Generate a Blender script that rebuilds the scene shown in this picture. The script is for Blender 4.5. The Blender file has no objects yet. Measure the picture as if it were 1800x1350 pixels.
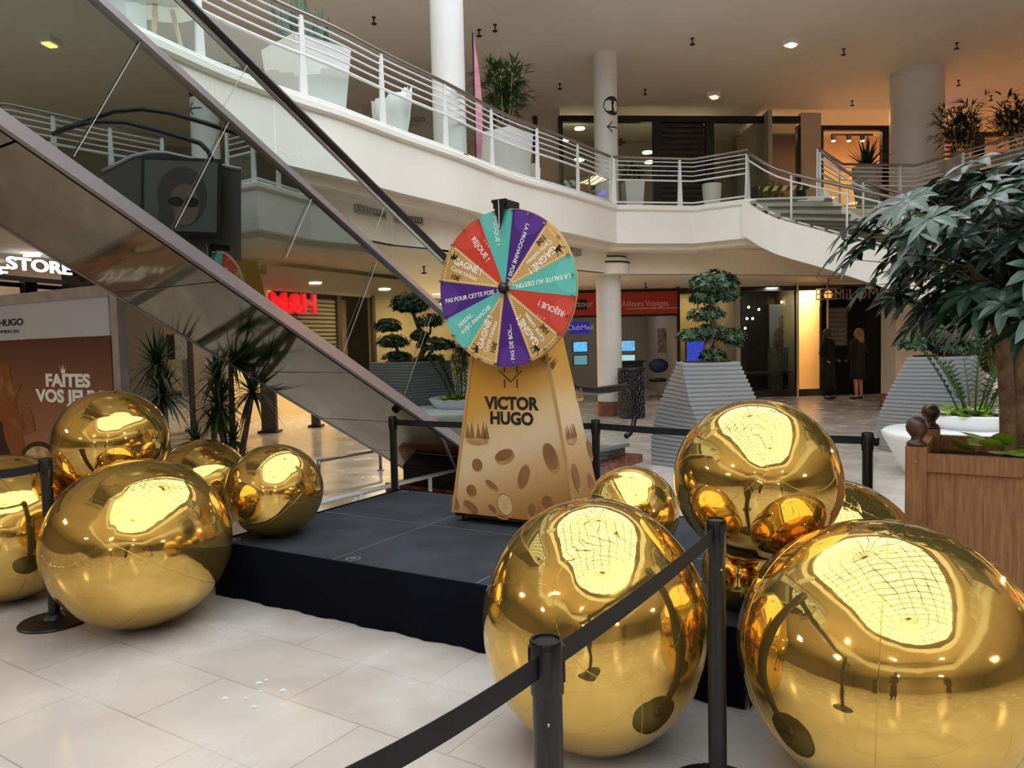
import bpy, bmesh, math, random
from mathutils import Vector, Matrix, geometry
V = Vector
PI = math.pi
def R_(d): return math.radians(d)
scene = bpy.context.scene
COL = scene.collection
# ------------------------------------------------------------------ camera
CAMZ = 1.58
F = 1350.0
_p, _r = R_(3.18), R_(1.33)
Fw = V((0, math.cos(_p), -math.sin(_p)))
_R0 = V((1, 0, 0)); _U0 = V((0, math.sin(_p), math.cos(_p)))
Rt = math.cos(_r)*_R0 - math.sin(_r)*_U0
Up = math.sin(_r)*_R0 + math.cos(_r)*_U0
cam = bpy.data.cameras.new('camera'); cam.lens = 27.0; cam.sensor_width = 36.0
cam.clip_start = 0.05; cam.clip_end = 200
camo = bpy.data.objects.new('camera', cam); COL.objects.link(camo)
m3 = Matrix((Rt, Up, -Fw)).transposed()
camo.matrix_world = Matrix.Translation((0, 0, CAMZ)) @ m3.to_4x4()
scene.camera = camo
CP = V((0, 0, CAMZ))
def ray(x, y): return Fw + (x-900)/F*Rt - (y-675)/F*Up
def at_z(x, y, z):
    d = ray(x, y); return CP + d*((z-CAMZ)/d.z)
def at_y(x, y, Y):
    d = ray(x, y); return CP + d*(Y/d.y)
def on(x, y, P, n):
    d = ray(x, y); n = V(n); return CP + d*(n.dot(V(P)-CP)/n.dot(d))
# ------------------------------------------------------------------ light and exposure
w = bpy.data.worlds.new('sky'); scene.world = w; w.use_nodes = True
bg = w.node_tree.nodes['Background']
bg.inputs['Color'].default_value = (0.90, 0.96, 1.0, 1); bg.inputs['Strength'].default_value = 2.5
vs = scene.view_settings
vs.view_transform = 'Standard'; vs.look = 'None'; vs.gamma = 1.0; vs.use_curve_mapping = False
vs.exposure = 0.62
cy = scene.cycles
cy.max_bounces = 12; cy.diffuse_bounces = 8; cy.glossy_bounces = 6; cy.transmission_bounces = 6
cy.transparent_max_bounces = 24
cy.sample_clamp_indirect = 6.0
cy.use_denoising = True
cy.caustics_reflective = False; cy.caustics_refractive = False
def area(name, loc, sx, sy, power, col, rot=(0, 0, 0), portal=False):
    l = bpy.data.lights.new(name, 'AREA'); l.shape = 'RECTANGLE'; l.size = sx; l.size_y = sy
    l.energy = power; l.color = col
    if portal: l.cycles.is_portal = True
    o = bpy.data.objects.new(name, l); COL.objects.link(o); o.location = loc; o.rotation_euler = rot
    return o
area('skylight_portal', (1.4, 1.1, 8.15), 11.2, 22.6, 1, (1, 1, 1), portal=True)
# ------------------------------------------------------------------ materials
def lin(c):
    return tuple(((x/255)/12.92 if x/255 <= .04045 else ((x/255+.055)/1.055)**2.4) for x in c)
def mat(name, col, rough=.5, metal=0.0, spec=.5, noise=0.0, nscale=5.0, bump=0.0, bscale=40.0, coat=0.0, col2=None, emit=None, estr=0.0, stretch=None):
    m = bpy.data.materials.new(name); m.use_nodes = True
    nt = m.node_tree; b = nt.nodes['Principled BSDF']
    b.inputs['Base Color'].default_value = (*lin(col), 1)
    b.inputs['Roughness'].default_value = rough; b.inputs['Metallic'].default_value = metal
    b.inputs['Specular IOR Level'].default_value = spec
    b.inputs['Coat Weight'].default_value = coat
    tc = nt.nodes.new('ShaderNodeTexCoord'); src = tc.outputs['Object']
    if stretch:
        mp = nt.nodes.new('ShaderNodeMapping'); mp.inputs['Scale'].default_value = stretch
        nt.links.new(src, mp.inputs['Vector']); src = mp.outputs['Vector']
    if noise or col2:
        n = nt.nodes.new('ShaderNodeTexNoise'); n.inputs['Scale'].default_value = nscale; n.inputs['Detail'].default_value = 6
        nt.links.new(src, n.inputs['Vector'])
        mx = nt.nodes.new('ShaderNodeMix'); mx.data_type = 'RGBA'
        c2 = col2 if col2 else tuple(x*(1-noise) for x in col)
        mx.inputs[6].default_value = (*lin(col), 1); mx.inputs[7].default_value = (*lin(c2), 1)
        rp = nt.nodes.new('ShaderNodeMapRange'); rp.inputs[1].default_value = .35; rp.inputs[2].default_value = .65
        nt.links.new(n.outputs['Fac'], rp.inputs[0]); nt.links.new(rp.outputs[0], mx.inputs[0])
        nt.links.new(mx.outputs[2], b.inputs['Base Color'])
    if bump:
        n2 = nt.nodes.new('ShaderNodeTexNoise'); n2.inputs['Scale'].default_value = bscale; n2.inputs['Detail'].default_value = 4
        nt.links.new(src, n2.inputs['Vector'])
        bp = nt.nodes.new('ShaderNodeBump'); bp.inputs['Strength'].default_value = bump; bp.inputs['Distance'].default_value = .01
        nt.links.new(n2.outputs['Fac'], bp.inputs['Height']); nt.links.new(bp.outputs['Normal'], b.inputs['Normal'])
    if emit:
        b.inputs['Emission Color'].default_value = (*lin(emit), 1); b.inputs['Emission Strength'].default_value = estr
    return m
def glassmat(name, tint, refl=1.0, rough=.0):
    m = bpy.data.materials.new(name); m.use_nodes = True; nt = m.node_tree
    nt.nodes.clear(); o = nt.nodes.new('ShaderNodeOutputMaterial')
    t = nt.nodes.new('ShaderNodeBsdfTransparent'); t.inputs[0].default_value = (*tint, 1)
    g = nt.nodes.new('ShaderNodeBsdfGlossy'); g.inputs['Roughness'].default_value = rough
    fr = nt.nodes.new('ShaderNodeFresnel'); fr.inputs[0].default_value = 1.45
    mm = nt.nodes.new('ShaderNodeMath'); mm.operation = 'MULTIPLY'; mm.inputs[1].default_value = refl
    mx = nt.nodes.new('ShaderNodeMixShader')
    nt.links.new(fr.outputs[0], mm.inputs[0]); nt.links.new(mm.outputs[0], mx.inputs[0])
    nt.links.new(t.outputs[0], mx.inputs[1]); nt.links.new(g.outputs[0], mx.inputs[2]); nt.links.new(mx.outputs[0], o.inputs[0])
    return m
M = {}
M['white_paint'] = mat('white_paint', (250, 247, 240), .55, noise=.03, nscale=.8)
M['cream_paint'] = mat('cream_paint', (242, 234, 218), .6, noise=.04, nscale=.7)
M['ceiling_paint'] = mat('ceiling_paint', (238, 230, 220), .7, noise=.03, nscale=.5)
M['column_paint'] = mat('column_paint', (226, 226, 226), .45, noise=.04, nscale=1.5, bump=.15, bscale=60)
M['rail_white'] = mat('rail_white', (232, 234, 236), .3)
M['glazing_grey'] = mat('glazing_grey', (112, 106, 96), .5)
M['rail_steel'] = mat('rail_steel', (150, 140, 132), .3, metal=.8)
M['grey_trim'] = mat('grey_trim', (190, 184, 174), .5)
M['glass'] = glassmat('clear_glass', (.86, .93, .90), .22)
M['glass_deep'] = glassmat('balustrade_glass', (.80, .88, .85), 1.0)
M['shop_glass'] = glassmat('shop_glass', (.72, .76, .74), 1.2)
M['mirror_side'] = mat('mirror_side', (136, 142, 138), .015, metal=1)
M['mirror_under'] = mat('mirror_under', (206, 210, 200), .07, metal=1, noise=.08, nscale=2)
M['steel_frame'] = mat('steel_frame', (176, 172, 180), .32, metal=.75)
M['rubber'] = mat('rubber_black', (14, 14, 15), .35)
M['black'] = mat('black', (12, 12, 13), .5)
M['black_gloss'] = mat('black_gloss', (16, 17, 20), .25)
M['post_black'] = mat('post_black', (13, 14, 18), .38, bump=.1, bscale=200)
M['belt'] = mat('belt_webbing', (12, 13, 18), .75, bump=.3, bscale=400)
M['dark_frame'] = mat('dark_frame', (14, 18, 30), .4)
M['red_marble'] = mat('red_marble', (104, 48, 36), .2, nscale=7, col2=(140, 84, 68))
M['text_white'] = mat('text_white', (245, 243, 238), .5)
M['text_black'] = mat('text_black', (24, 19, 16), .5)
M['white_plastic'] = mat('white_plastic', (238, 240, 242), .35)
M['planter_grey'] = mat('planter_grey', (150, 153, 157), .5)
M['leaf_ficus'] = mat('leaf_ficus', (34, 62, 36), .45, nscale=6, col2=(66, 94, 62))
M['leaf_schefflera'] = mat('leaf_schefflera', (26, 48, 30), .3, nscale=3, col2=(46, 72, 50))
M['leaf_yucca'] = mat('leaf_yucca', (36, 64, 34), .4, nscale=4, col2=(70, 98, 50))
M['leaf_palm'] = mat('leaf_palm', (38, 70, 32), .45, nscale=4, col2=(72, 104, 52))
M['leaf_dark'] = mat('leaf_dark', (22, 36, 22), .5, nscale=4, col2=(38, 58, 34))
M['leaf_agave'] = mat('leaf_agave', (60, 84, 72), .45, nscale=4, col2=(110, 132, 112))
M['leaf_pothos'] = mat('leaf_pothos', (128, 160, 44), .4, nscale=5, col2=(176, 204, 84))
M['leaf_yellow'] = mat('leaf_yellow', (150, 140, 50), .5, nscale=5, col2=(110, 120, 50))
M['bark'] = mat('bark', (158, 126, 100), .85, nscale=14, col2=(112, 86, 66), bump=.8, bscale=30)
M['bark_pale'] = mat('bark_pale', (140, 118, 92), .8, nscale=14, col2=(96, 80, 60), bump=.6, bscale=30)
M['cane'] = mat('cane', (168, 146, 84), .6)
M['soil'] = mat('soil', (38, 28, 22), .95, bump=.8, bscale=30)
M['wood'] = mat('planter_wood', (154, 108, 70), .5, nscale=5, col2=(128, 86, 55), stretch=(14, 14, 1.2), bump=.25, bscale=12)
M['wood_dark'] = mat('finial_wood', (84, 54, 38), .35, nscale=5, col2=(58, 38, 28), stretch=(3, 3, 10))
M['carpet'] = mat('stage_carpet', (35, 40, 48), .95, nscale=3, col2=(52, 58, 68), bump=.5, bscale=220)
M['skirt'] = mat('stage_skirt', (10, 12, 23), .95, spec=.1, noise=.2, nscale=2)
M['seam_metal'] = mat('seam_metal', (150, 150, 152), .4, metal=.7)
M['chrome'] = mat('chrome', (190, 192, 195), .18, metal=1)
M['purple'] = mat('wheel_purple', (74, 34, 128), .35)
M['teal'] = mat('wheel_teal', (92, 192, 182), .35)
M['red'] = mat('wheel_red', (206, 66, 52), .35)
M['wheel_gold'] = mat('wheel_gold', (192, 148, 84), .35, nscale=3, col2=(214, 174, 108))
M['purple_l'] = mat('wheel_purple_light', (92, 52, 146), .35)
M['teal_l'] = mat('wheel_teal_light', (106, 202, 192), .35)
M['red_l'] = mat('wheel_red_light', (216, 80, 64), .35)
M['dots'] = mat('dot_cream', (250, 240, 205), .4)
M['coin'] = mat('coin_print', (132, 92, 56), .4, nscale=6, col2=(150, 108, 66))
M['coin_edge'] = mat('coin_edge_print', (206, 164, 96), .4, nscale=9, col2=(150, 106, 58))
M['coin_light'] = mat('coin_light_print', (226, 206, 160), .4, nscale=6, col2=(190, 150, 90))
M['shutter'] = mat('shutter_slat', (196, 176, 142), .45)
M['shop_cream'] = mat('shop_cream', (232, 208, 158), .7)
M['shop_floor'] = mat('shop_floor_cream', (210, 190, 150), .3)
M['shop_dark'] = mat('shop_dark', (26, 23, 22), .5)
M['shop_grey'] = mat('shop_grey_wall', (176, 170, 160), .7)
M['shop_red'] = mat('shop_sign_red', (178, 42, 32), .45)
M['orange_wall'] = mat('orange_lit_wall', (244, 206, 158), .7)
M['mauve_wall'] = mat('mauve_wall', (126, 98, 96), .7)
M['concrete'] = mat('concrete_frame', (146, 140, 134), .6, nscale=6, col2=(168, 160, 152))
M['poster_grey'] = mat('poster_header', (186, 190, 200), .35)
M['wall_beige'] = mat('wall_beige', (190, 178, 166), .6, noise=.05, nscale=2)
M['cloth_dark'] = mat('cloth_dark', (20, 19, 21), .85)
M['skin'] = mat('skin', (176, 130, 106), .55)
M['hair'] = mat('hair_brown', (70, 50, 36), .6)
M['hair_blond'] = mat('hair_blond', (150, 112, 76), .6)
M['door_black_panel'] = mat('door_black_panel', (5,5,6), .6, spec=.08)
M['pink'] = mat('banner_pink', (196, 110, 140), .6, nscale=3, col2=(220, 150, 170))
M['pale_wood'] = mat('pale_wood', (216, 192, 150), .5)
M['lamp_white'] = mat('lamp_glow', (255, 244, 220), .4, emit=(255, 236, 190), estr=5)
M['lamp_warm'] = mat('lamp_warm_glow', (255, 230, 160), .4, emit=(255, 226, 120), estr=3.2)
M['led_white'] = mat('led_white', (255, 255, 255), .4, emit=(245, 245, 255), estr=1.8)
M['led_red'] = mat('led_red', (230, 20, 30), .4, emit=(255, 20, 40), estr=1.3)
M['led_violet'] = mat('led_violet', (90, 40, 230), .4, emit=(96, 50, 255), estr=2.5)
M['vent_dark'] = mat('vent_dark', (90, 86, 80), .6)
M['hazard_yellow'] = mat('hazard_yellow', (206, 186, 60), .6)

def gold_material():
    m = bpy.data.materials.new('gold_foil'); m.use_nodes = True; nt = m.node_tree; b = nt.nodes['Principled BSDF']
    b.inputs['Base Color'].default_value = (.74, .49, .13, 1); b.inputs['Metallic'].default_value = .92
    tc = nt.nodes.new('ShaderNodeTexCoord')
    n = nt.nodes.new('ShaderNodeTexNoise'); n.inputs['Scale'].default_value = 3.2; n.inputs['Detail'].default_value = 7; n.inputs['Roughness'].default_value = .65
    mr = nt.nodes.new('ShaderNodeMapRange'); mr.inputs[1].default_value = .45; mr.inputs[2].default_value = .75
    mr.inputs[3].default_value = .035; mr.inputs[4].default_value = .16
    nt.links.new(tc.outputs['Object'], n.inputs['Vector']); nt.links.new(n.outputs['Fac'], mr.inputs[0]); nt.links.new(mr.outputs[0], b.inputs['Roughness'])
    n2 = nt.nodes.new('ShaderNodeTexNoise'); n2.inputs['Scale'].default_value = 5; n2.inputs['Detail'].default_value = 3
    bp = nt.nodes.new('ShaderNodeBump'); bp.inputs['Strength'].default_value = .12; bp.inputs['Distance'].default_value = .02
    nt.links.new(tc.outputs['Object'], n2.inputs['Vector']); nt.links.new(n2.outputs['Fac'], bp.inputs['Height']); nt.links.new(bp.outputs[0], b.inputs['Normal'])
    return m
M['gold'] = gold_material()
def floor_material():
    m = bpy.data.materials.new('travertine_floor'); m.use_nodes = True; nt = m.node_tree; b = nt.nodes['Principled BSDF']
    L = nt.links.new
    tc = nt.nodes.new('ShaderNodeTexCoord'); mp = nt.nodes.new('ShaderNodeMapping'); mp.inputs['Rotation'].default_value = (0, 0, R_(33))
    L(tc.outputs['Object'], mp.inputs['Vector'])
    br = nt.nodes.new('ShaderNodeTexBrick'); br.inputs['Scale'].default_value = 1.0
    br.inputs['Brick Width'].default_value = .9; br.inputs['Row Height'].default_value = .45; br.inputs['Mortar Size'].default_value = .004
    br.inputs['Color1'].default_value = (*lin((196, 187, 178)), 1); br.inputs['Color2'].default_value = (*lin((187, 177, 167)), 1)
    br.inputs['Mortar'].default_value = (*lin((164, 153, 143)), 1); br.inputs['Bias'].default_value = 0
    L(mp.outputs[0], br.inputs['Vector'])
    n = nt.nodes.new('ShaderNodeTexNoise'); n.inputs['Scale'].default_value = 2.4; n.inputs['Detail'].default_value = 9; n.inputs['Distortion'].default_value = .6
    L(mp.outputs[0], n.inputs['Vector'])
    rp = nt.nodes.new('ShaderNodeMapRange'); rp.inputs[1].default_value = .38; rp.inputs[2].default_value = .66; rp.inputs[3].default_value = .0; rp.inputs[4].default_value = .55
    L(n.outputs['Fac'], rp.inputs[0])
    mx = nt.nodes.new('ShaderNodeMix'); mx.data_type = 'RGBA'; mx.inputs[7].default_value = (*lin((212, 206, 200)), 1)
    L(rp.outputs[0], mx.inputs[0]); L(br.outputs['Color'], mx.inputs[6])
    L(mx.outputs[2], b.inputs['Base Color'])
    rr = nt.nodes.new('ShaderNodeMapRange'); rr.inputs[1].default_value = .3; rr.inputs[2].default_value = .7; rr.inputs[3].default_value = .14; rr.inputs[4].default_value = .30
    L(n.outputs['Fac'], rr.inputs[0]); L(rr.outputs[0], b.inputs['Roughness'])
    b.inputs['Specular IOR Level'].default_value = .55
    return m
M['floor'] = floor_material()
def print_material():
    # printed artwork: gold at the top, a pale diagonal sweep, bronze at the foot
    m = bpy.data.materials.new('cabinet_print'); m.use_nodes = True; nt = m.node_tree; b = nt.nodes['Principled BSDF']; L = nt.links.new
    tc = nt.nodes.new('ShaderNodeTexCoord'); sp = nt.nodes.new('ShaderNodeSeparateXYZ'); L(tc.outputs['Object'], sp.inputs[0])
    a = nt.nodes.new('ShaderNodeMath'); a.operation = 'MULTIPLY_ADD'; a.inputs[1].default_value = -.42
    L(sp.outputs['X'], a.inputs[0]); L(sp.outputs['Z'], a.inputs[2])
    mr = nt.nodes.new('ShaderNodeMapRange'); mr.inputs[1].default_value = -.05; mr.inputs[2].default_value = 1.25; L(a.outputs[0], mr.inputs[0])
    cr = nt.nodes.new('ShaderNodeValToRGB'); e = cr.color_ramp.elements
    e[0].position = 0; e[0].color = (*lin((160, 110, 54)), 1); e[1].position = 1; e[1].color = (*lin((202, 146, 44)), 1)
    for p_, c_ in ((.12, (176, 126, 66)), (.30, (206, 168, 116)), (.45, (222, 198, 164)), (.56, (224, 196, 148)), (.70, (208, 160, 78)), (.84, (205, 150, 52))):
        q = e.new(p_); q.color = (*lin(c_), 1)
    L(mr.outputs[0], cr.inputs[0]); L(cr.outputs[0], b.inputs['Base Color']); b.inputs['Roughness'].default_value = .38
    return m
M['print'] = print_material()
def poster_material():
    m = bpy.data.materials.new('poster_print'); m.use_nodes = True; nt = m.node_tree; b = nt.nodes['Principled BSDF']; L = nt.links.new
    tc = nt.nodes.new('ShaderNodeTexCoord'); sp = nt.nodes.new('ShaderNodeSeparateXYZ'); L(tc.outputs['Object'], sp.inputs[0])
    mr = nt.nodes.new('ShaderNodeMapRange'); mr.inputs[1].default_value = .3; mr.inputs[2].default_value = 1.7; L(sp.outputs['Z'], mr.inputs[0])
    cr = nt.nodes.new('ShaderNodeValToRGB'); e = cr.color_ramp.elements
    e[0].position = 0; e[0].color = (*lin((176, 130, 96)), 1); e[1].position = 1; e[1].color = (*lin((92, 60, 44)), 1)
    q = e.new(.5); q.color = (*lin((150, 106, 76)), 1)
    L(mr.outputs[0], cr.inputs[0]); L(cr.outputs[0], b.inputs['Base Color']); b.inputs['Roughness'].default_value = .3
    return m
M['poster'] = poster_material()

# ------------------------------------------------------------------ mesh builder
class MB:
    def __init__(s, world=False):
        s.v = []; s.f = []; s.m = []; s.world = world
    def add(s, vs, fs, mi=0, T=None):
        k = len(s.v)
        s.v += [tuple(T @ V(q)) for q in vs] if T is not None else [tuple(q) for q in vs]
        s.f += [tuple(i+k for i in f) for f in fs]; s.m += [mi]*len(fs)
        return s
    def box(s, c, d, mi=0, rz=0, T=None):
        x, y, z = d[0]/2, d[1]/2, d[2]/2
        q = [(-x,-y,-z),(x,-y,-z),(x,y,-z),(-x,y,-z),(-x,-y,z),(x,-y,z),(x,y,z),(-x,y,z)]
        A = Matrix.Translation(c) @ Matrix.Rotation(rz, 4, 'Z')
        if T is not None: A = T @ A
        return s.add(q, [(0,3,2,1),(4,5,6,7),(0,1,5,4),(1,2,6,5),(2,3,7,6),(3,0,4,7)], mi, A)
    def seg(s, a, b, wd, ht, mi=0, up=(0,0,1)):
        a, b = V(a), V(b); d = (b-a); L = d.length
        if L < 1e-6: return s
        d /= L; sx = d.cross(V(up))
        if sx.length < 1e-5: sx = d.cross(V((1,0,0)))
        sx.normalize(); uu = sx.cross(d)
        A = Matrix(((d.x,sx.x,uu.x,(a.x+b.x)/2),(d.y,sx.y,uu.y,(a.y+b.y)/2),(d.z,sx.z,uu.z,(a.z+b.z)/2),(0,0,0,1)))
        return s.box((0,0,0),(L,wd,ht),mi,0,A)
    def prism(s, pts, z0, z1, mi=0, T=None):
        n = len(pts)
        q = [(p[0],p[1],z0) for p in pts]+[(p[0],p[1],z1) for p in pts]
        fs = [tuple(reversed(range(n))), tuple(range(n,2*n))]+[(i,(i+1)%n,(i+1)%n+n,i+n) for i in range(n)]
        return s.add(q, fs, mi, T)
    def loft(s, rings, mi=0, caps=True, closed=True):
        k = len(s.v); n = len(rings[0])
        for r in rings: s.v += [tuple(q) for q in r]
        for j in range(len(rings)-1):
            for i in range(n if closed else n-1):
                s.f.append((k+j*n+i, k+j*n+(i+1)%n, k+(j+1)*n+(i+1)%n, k+(j+1)*n+i)); s.m.append(mi)
        if caps and closed:
            s.f.append(tuple(k+i for i in reversed(range(n)))); s.m.append(mi)
            s.f.append(tuple(k+(len(rings)-1)*n+i for i in range(n))); s.m.append(mi)
        return s
    def tube(s, path, r, n=8, mi=0, caps=True):
        path = [V(p) for p in path]; rings = []
        up = V((0,0,1)); prev = None
        for i, p in enumerate(path):
            d = (path[min(i+1,len(path)-1)]-path[max(i-1,0)])
            if d.length < 1e-9: d = V((0,0,1))
            d.normalize()
            if prev is None:
                a = d.cross(up)
                if a.length < .05: a = d.cross(V((1,0,0)))
            else:
                a = prev-d*prev.dot(d)
                if a.length < 1e-4: a = d.cross(V((1,0,0)))
            a.normalize(); prev = a; b = d.cross(a)
            rr = r[i] if isinstance(r,(list,tuple)) else r
            rings.append([p+a*(rr*math.cos(2*PI*j/n))+b*(rr*math.sin(2*PI*j/n)) for j in range(n)])
        return s.loft(rings, mi, caps)
    def lathe(s, prof, n=24, mi=0, c=(0,0,0), sx=1, sy=1, T=None):
        rings = [[(c[0]+sx*r*math.cos(2*PI*j/n), c[1]+sy*r*math.sin(2*PI*j/n), c[2]+z) for j in range(n)] for r, z in prof]
        if T is not None: rings = [[tuple(T@V(q)) for q in r] for r in rings]
        return s.loft(rings, mi)
    def ball(s, c, r, nu=16, nv=10, mi=0, sc=(1,1,1)):
        prof = [(max(1e-4,r*math.sin(PI*j/nv)), -r*math.cos(PI*j/nv)) for j in range(nv+1)]
        return s.loft([[(c[0]+sc[0]*a*math.cos(2*PI*i/nu), c[1]+sc[1]*a*math.sin(2*PI*i/nu), c[2]+sc[2]*z) for i in range(nu)] for a, z in prof], mi)
    def leaf(s, b, d, up, L, W, droop=.3, seg=3, mi=0, shape=None, fold=.15):
        b = V(b); d = V(d).normalized(); up = V(up)
        sd = d.cross(up)
        if sd.length < 1e-4: sd = d.cross(V((1,.3,0)))
        sd.normalize(); nn = sd.cross(d)
        k = len(s.v); sh = shape or [.25,1,.75,0.04]
        for i in range(seg+1):
            t = i/seg; p = b+d*(L*t)-V((0,0,1))*(droop*L*t*t); h = W/2*sh[min(i,len(sh)-1)]
            s.v += [tuple(p-sd*h+nn*(fold*h)), tuple(p-nn*(.0)), tuple(p+sd*h+nn*(fold*h))]
        for i in range(seg):
            a = k+3*i
            s.f += [(a,a+1,a+4,a+3),(a+1,a+2,a+5,a+4)]; s.m += [mi,mi]
        return s
MIR = False
_E0 = V((-.5094,6.885,0)); _EN = V((.82,-.573,0)).normalized()
def rfl(v):
    v = V(v); return v-_EN*(2*(v-_E0).dot(_EN))
def wloc(o):
    l = V((0,0,0))
    while o is not None:
        l += V(o.location); o = o.parent
    return l
def make(name, mb, mats, parent=None, smooth=False, label=None):
    vs_ = mb.v
    if MIR:
        assert mb.world or parent is None; vs_ = [tuple(rfl(q)) for q in vs_]; mb.f = [tuple(reversed(f)) for f in mb.f]
    if mb.world and parent is not None:
        o_ = wloc(parent); vs_ = [(a-o_.x, b-o_.y, c-o_.z) for a,b,c in vs_]
    me = bpy.data.meshes.new(name); me.from_pydata(vs_, [], mb.f); me.update()
    for mm in (mats if isinstance(mats,(list,tuple)) else [mats]): me.materials.append(M[mm] if isinstance(mm,str) else mm)
    if len(me.materials) > 1: me.polygons.foreach_set('material_index', mb.m)
    if smooth: me.polygons.foreach_set('use_smooth', [True]*len(me.polygons))
    if smooth == 'auto': me.set_sharp_from_angle(angle=R_(35))
    o = bpy.data.objects.new(name, me); COL.objects.link(o)
    if parent is not None: o.parent = parent
    if label: o['label'] = label
    return o
def tag(o, label, cat, group=None, kind=None):
    o['label'] = label; o['category'] = cat
    if group: o['group'] = group
    if kind: o['kind'] = kind
    return o
def thing(name, label, cat, loc=(0,0,0), rz=0, group=None):
    o = bpy.data.objects.new(name, None); COL.objects.link(o); o.location = rfl(loc) if MIR else loc; o.rotation_euler = (0,0,rz)
    o.empty_display_size = .1
    return tag(o, label, cat, group)
def recentre(o):
    """give a one-mesh thing its origin at its base centre"""
    vs_ = o.data.vertices
    x = [v.co.x for v in vs_]; y = [v.co.y for v in vs_]; z = [v.co.z for v in vs_]
    c = V(((min(x)+max(x))/2, (min(y)+max(y))/2, min(z)))
    o.data.transform(Matrix.Translation(-c)); o.location = V(o.location)+c
    return o
def struct(name, mb, mats, smooth=False, label=None, cat=None):
    o = make(name, mb, mats, None, smooth); o['kind'] = 'structure'
    if label: o['label'] = label
    if cat: o['category'] = cat
    return o
def one(name, mb, mats, label, cat, group=None, smooth=False):
    o = make(name, mb, mats, None, smooth); tag(o, label, cat, group); return recentre(o)
def dup(o, loc=None, rz=None, label=None, parent=None):
    c = o.copy(); COL.objects.link(c)
    if parent is not None: c.parent = parent
    if loc is not None: c.location = loc
    if rz is not None: c.rotation_euler = (0,0,rz)
    if label: c['label'] = label
    for ch in list(o.children): dup(ch, parent=c)
    return c
_tx = {}
def text(mb, s_, size, T, mi=0, bold=0.0, depth=.002, align='CENTER', sx=1.0):
    key = (s_, bold, align)
    if key not in _tx:
        c = bpy.data.curves.new('t', 'FONT'); c.body = s_; c.size = 1; c.offset = bold; c.extrude = .5; c.align_x = align; c.align_y = 'CENTER'; c.resolution_u = 4
        o = bpy.data.objects.new('t', c); COL.objects.link(o)
        dg = bpy.context.evaluated_depsgraph_get(); dg.update()
        me = bpy.data.meshes.new_from_object(o.evaluated_get(dg))
        _tx[key] = ([tuple(v.co) for v in me.vertices], [tuple(p.vertices) for p in me.polygons])
        bpy.data.objects.remove(o); bpy.data.curves.remove(c); bpy.data.meshes.remove(me)
    vs_, fs_ = _tx[key]
    S = Matrix.Diagonal((size*sx, size, depth, 1))
    mb.add(vs_, fs_, mi, T @ S)
def frame(o, x, up):
    x = V(x).normalized(); up = V(up); up = (up-x*up.dot(x)).normalized(); n = x.cross(up); o = V(o)
    return Matrix(((x.x,up.x,n.x,o.x),(x.y,up.y,n.y,o.y),(x.z,up.z,n.z,o.z),(0,0,0,1)))
def crown(mb, T, sz, mi=0, depth=.002):
    base = [(-.5,-.4),(.5,-.4),(.62,.32),(.3,-.02),(.0,.5),(-.3,-.02),(-.62,.32)]
    tris = [((-.5,-.4),(.5,-.4),(.44,-.12),(-.44,-.12)), ((-.44,-.12),(-.2,-.12),(-.62,.34)), ((-.22,-.12),(.22,-.12),(0,.5)), ((.2,-.12),(.44,-.12),(.62,.34))]
    for t in tris: mb.prism([(a*sz,b*sz) for a,b in t], 0, depth, mi, T)
    for a,b in ((-.64,.4),(0,.58),(.64,.4)): mb.prism([(a*sz+.07*sz*math.cos(k*PI/3), b*sz+.07*sz*math.sin(k*PI/3)) for k in range(6)], 0, depth, mi, T)
rnd = random.Random(7)
# ================================================================== THE BUILDING
Z1 = 4.15; Z2 = 7.33; ZS = 3.42; ZB = 2.9
def catmull(pts, n=6):
    out = []
    for i in range(len(pts)-1):
        p0 = V(pts[max(i-1,0)]); p1 = V(pts[i]); p2 = V(pts[i+1]); p3 = V(pts[min(i+2,len(pts)-1)])
        for k in range(n):
            t = k/n
            out.append(.5*((2*p1)+(p2-p0)*t+(2*p0-5*p1+4*p2-p3)*t*t+(3*p1-p0-3*p2+p3)*t**3))
    out.append(V(pts[-1])); return out
main_pts = catmull([(-2.95,6.3,0),(-2.6,7.2,0),(-2.2,7.95,0),(-1.78,8.6,0),(-1.3,9.5,0),(-.69,10.53,0),(.08,12.0,0),(1.05,13.35,0),(2.08,14.91,0)], 4)
A_ = [(-4.735,3.74)]+[(p.x,p.y) for p in main_pts]+[(3.65,15.24),(4.47,14.62)]
B_ = [(5.85,14.5),(7.0,16.0),(8.5,16.3),(9.2,13.8),(8.4,9.5),(6.6,6.4),(5.5,5.5),(6.2,4.95),(6.05,4.35),(6.9,4.2),(6.2,3.2),(5.54,2.26),(5.3,0),(5,-8),(0,-11),(-5.4,-8),(-5.4,.5),(-3.3,2.7),(-4.55,3.62)]
LOOP = A_+B_
def tess(mb, outer, hole, z, mi=0, flip=False):
    bm = bmesh.new(); es_ = []
    for ring in (outer, hole):
        vv = [bm.verts.new((a, b, 0)) for a, b in ring]
        es_ += [bm.edges.new((vv[i], vv[(i+1) % len(vv)])) for i in range(len(vv))]
    bmesh.ops.triangle_fill(bm, use_beauty=False, use_dissolve=False, edges=es_)
    bm.verts.index_update(); fs = []
    for f in bm.faces:
        ix = [v.index for v in f.verts]
        if f.normal.z < 0 or (f.normal.z == 0 and f.calc_center_median().z < 0): ix.reverse()
        fs.append(tuple(reversed(ix)) if flip else tuple(ix))
    mb.add([(v.co.x, v.co.y, z) for v in bm.verts], fs, mi); bm.free()
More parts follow.
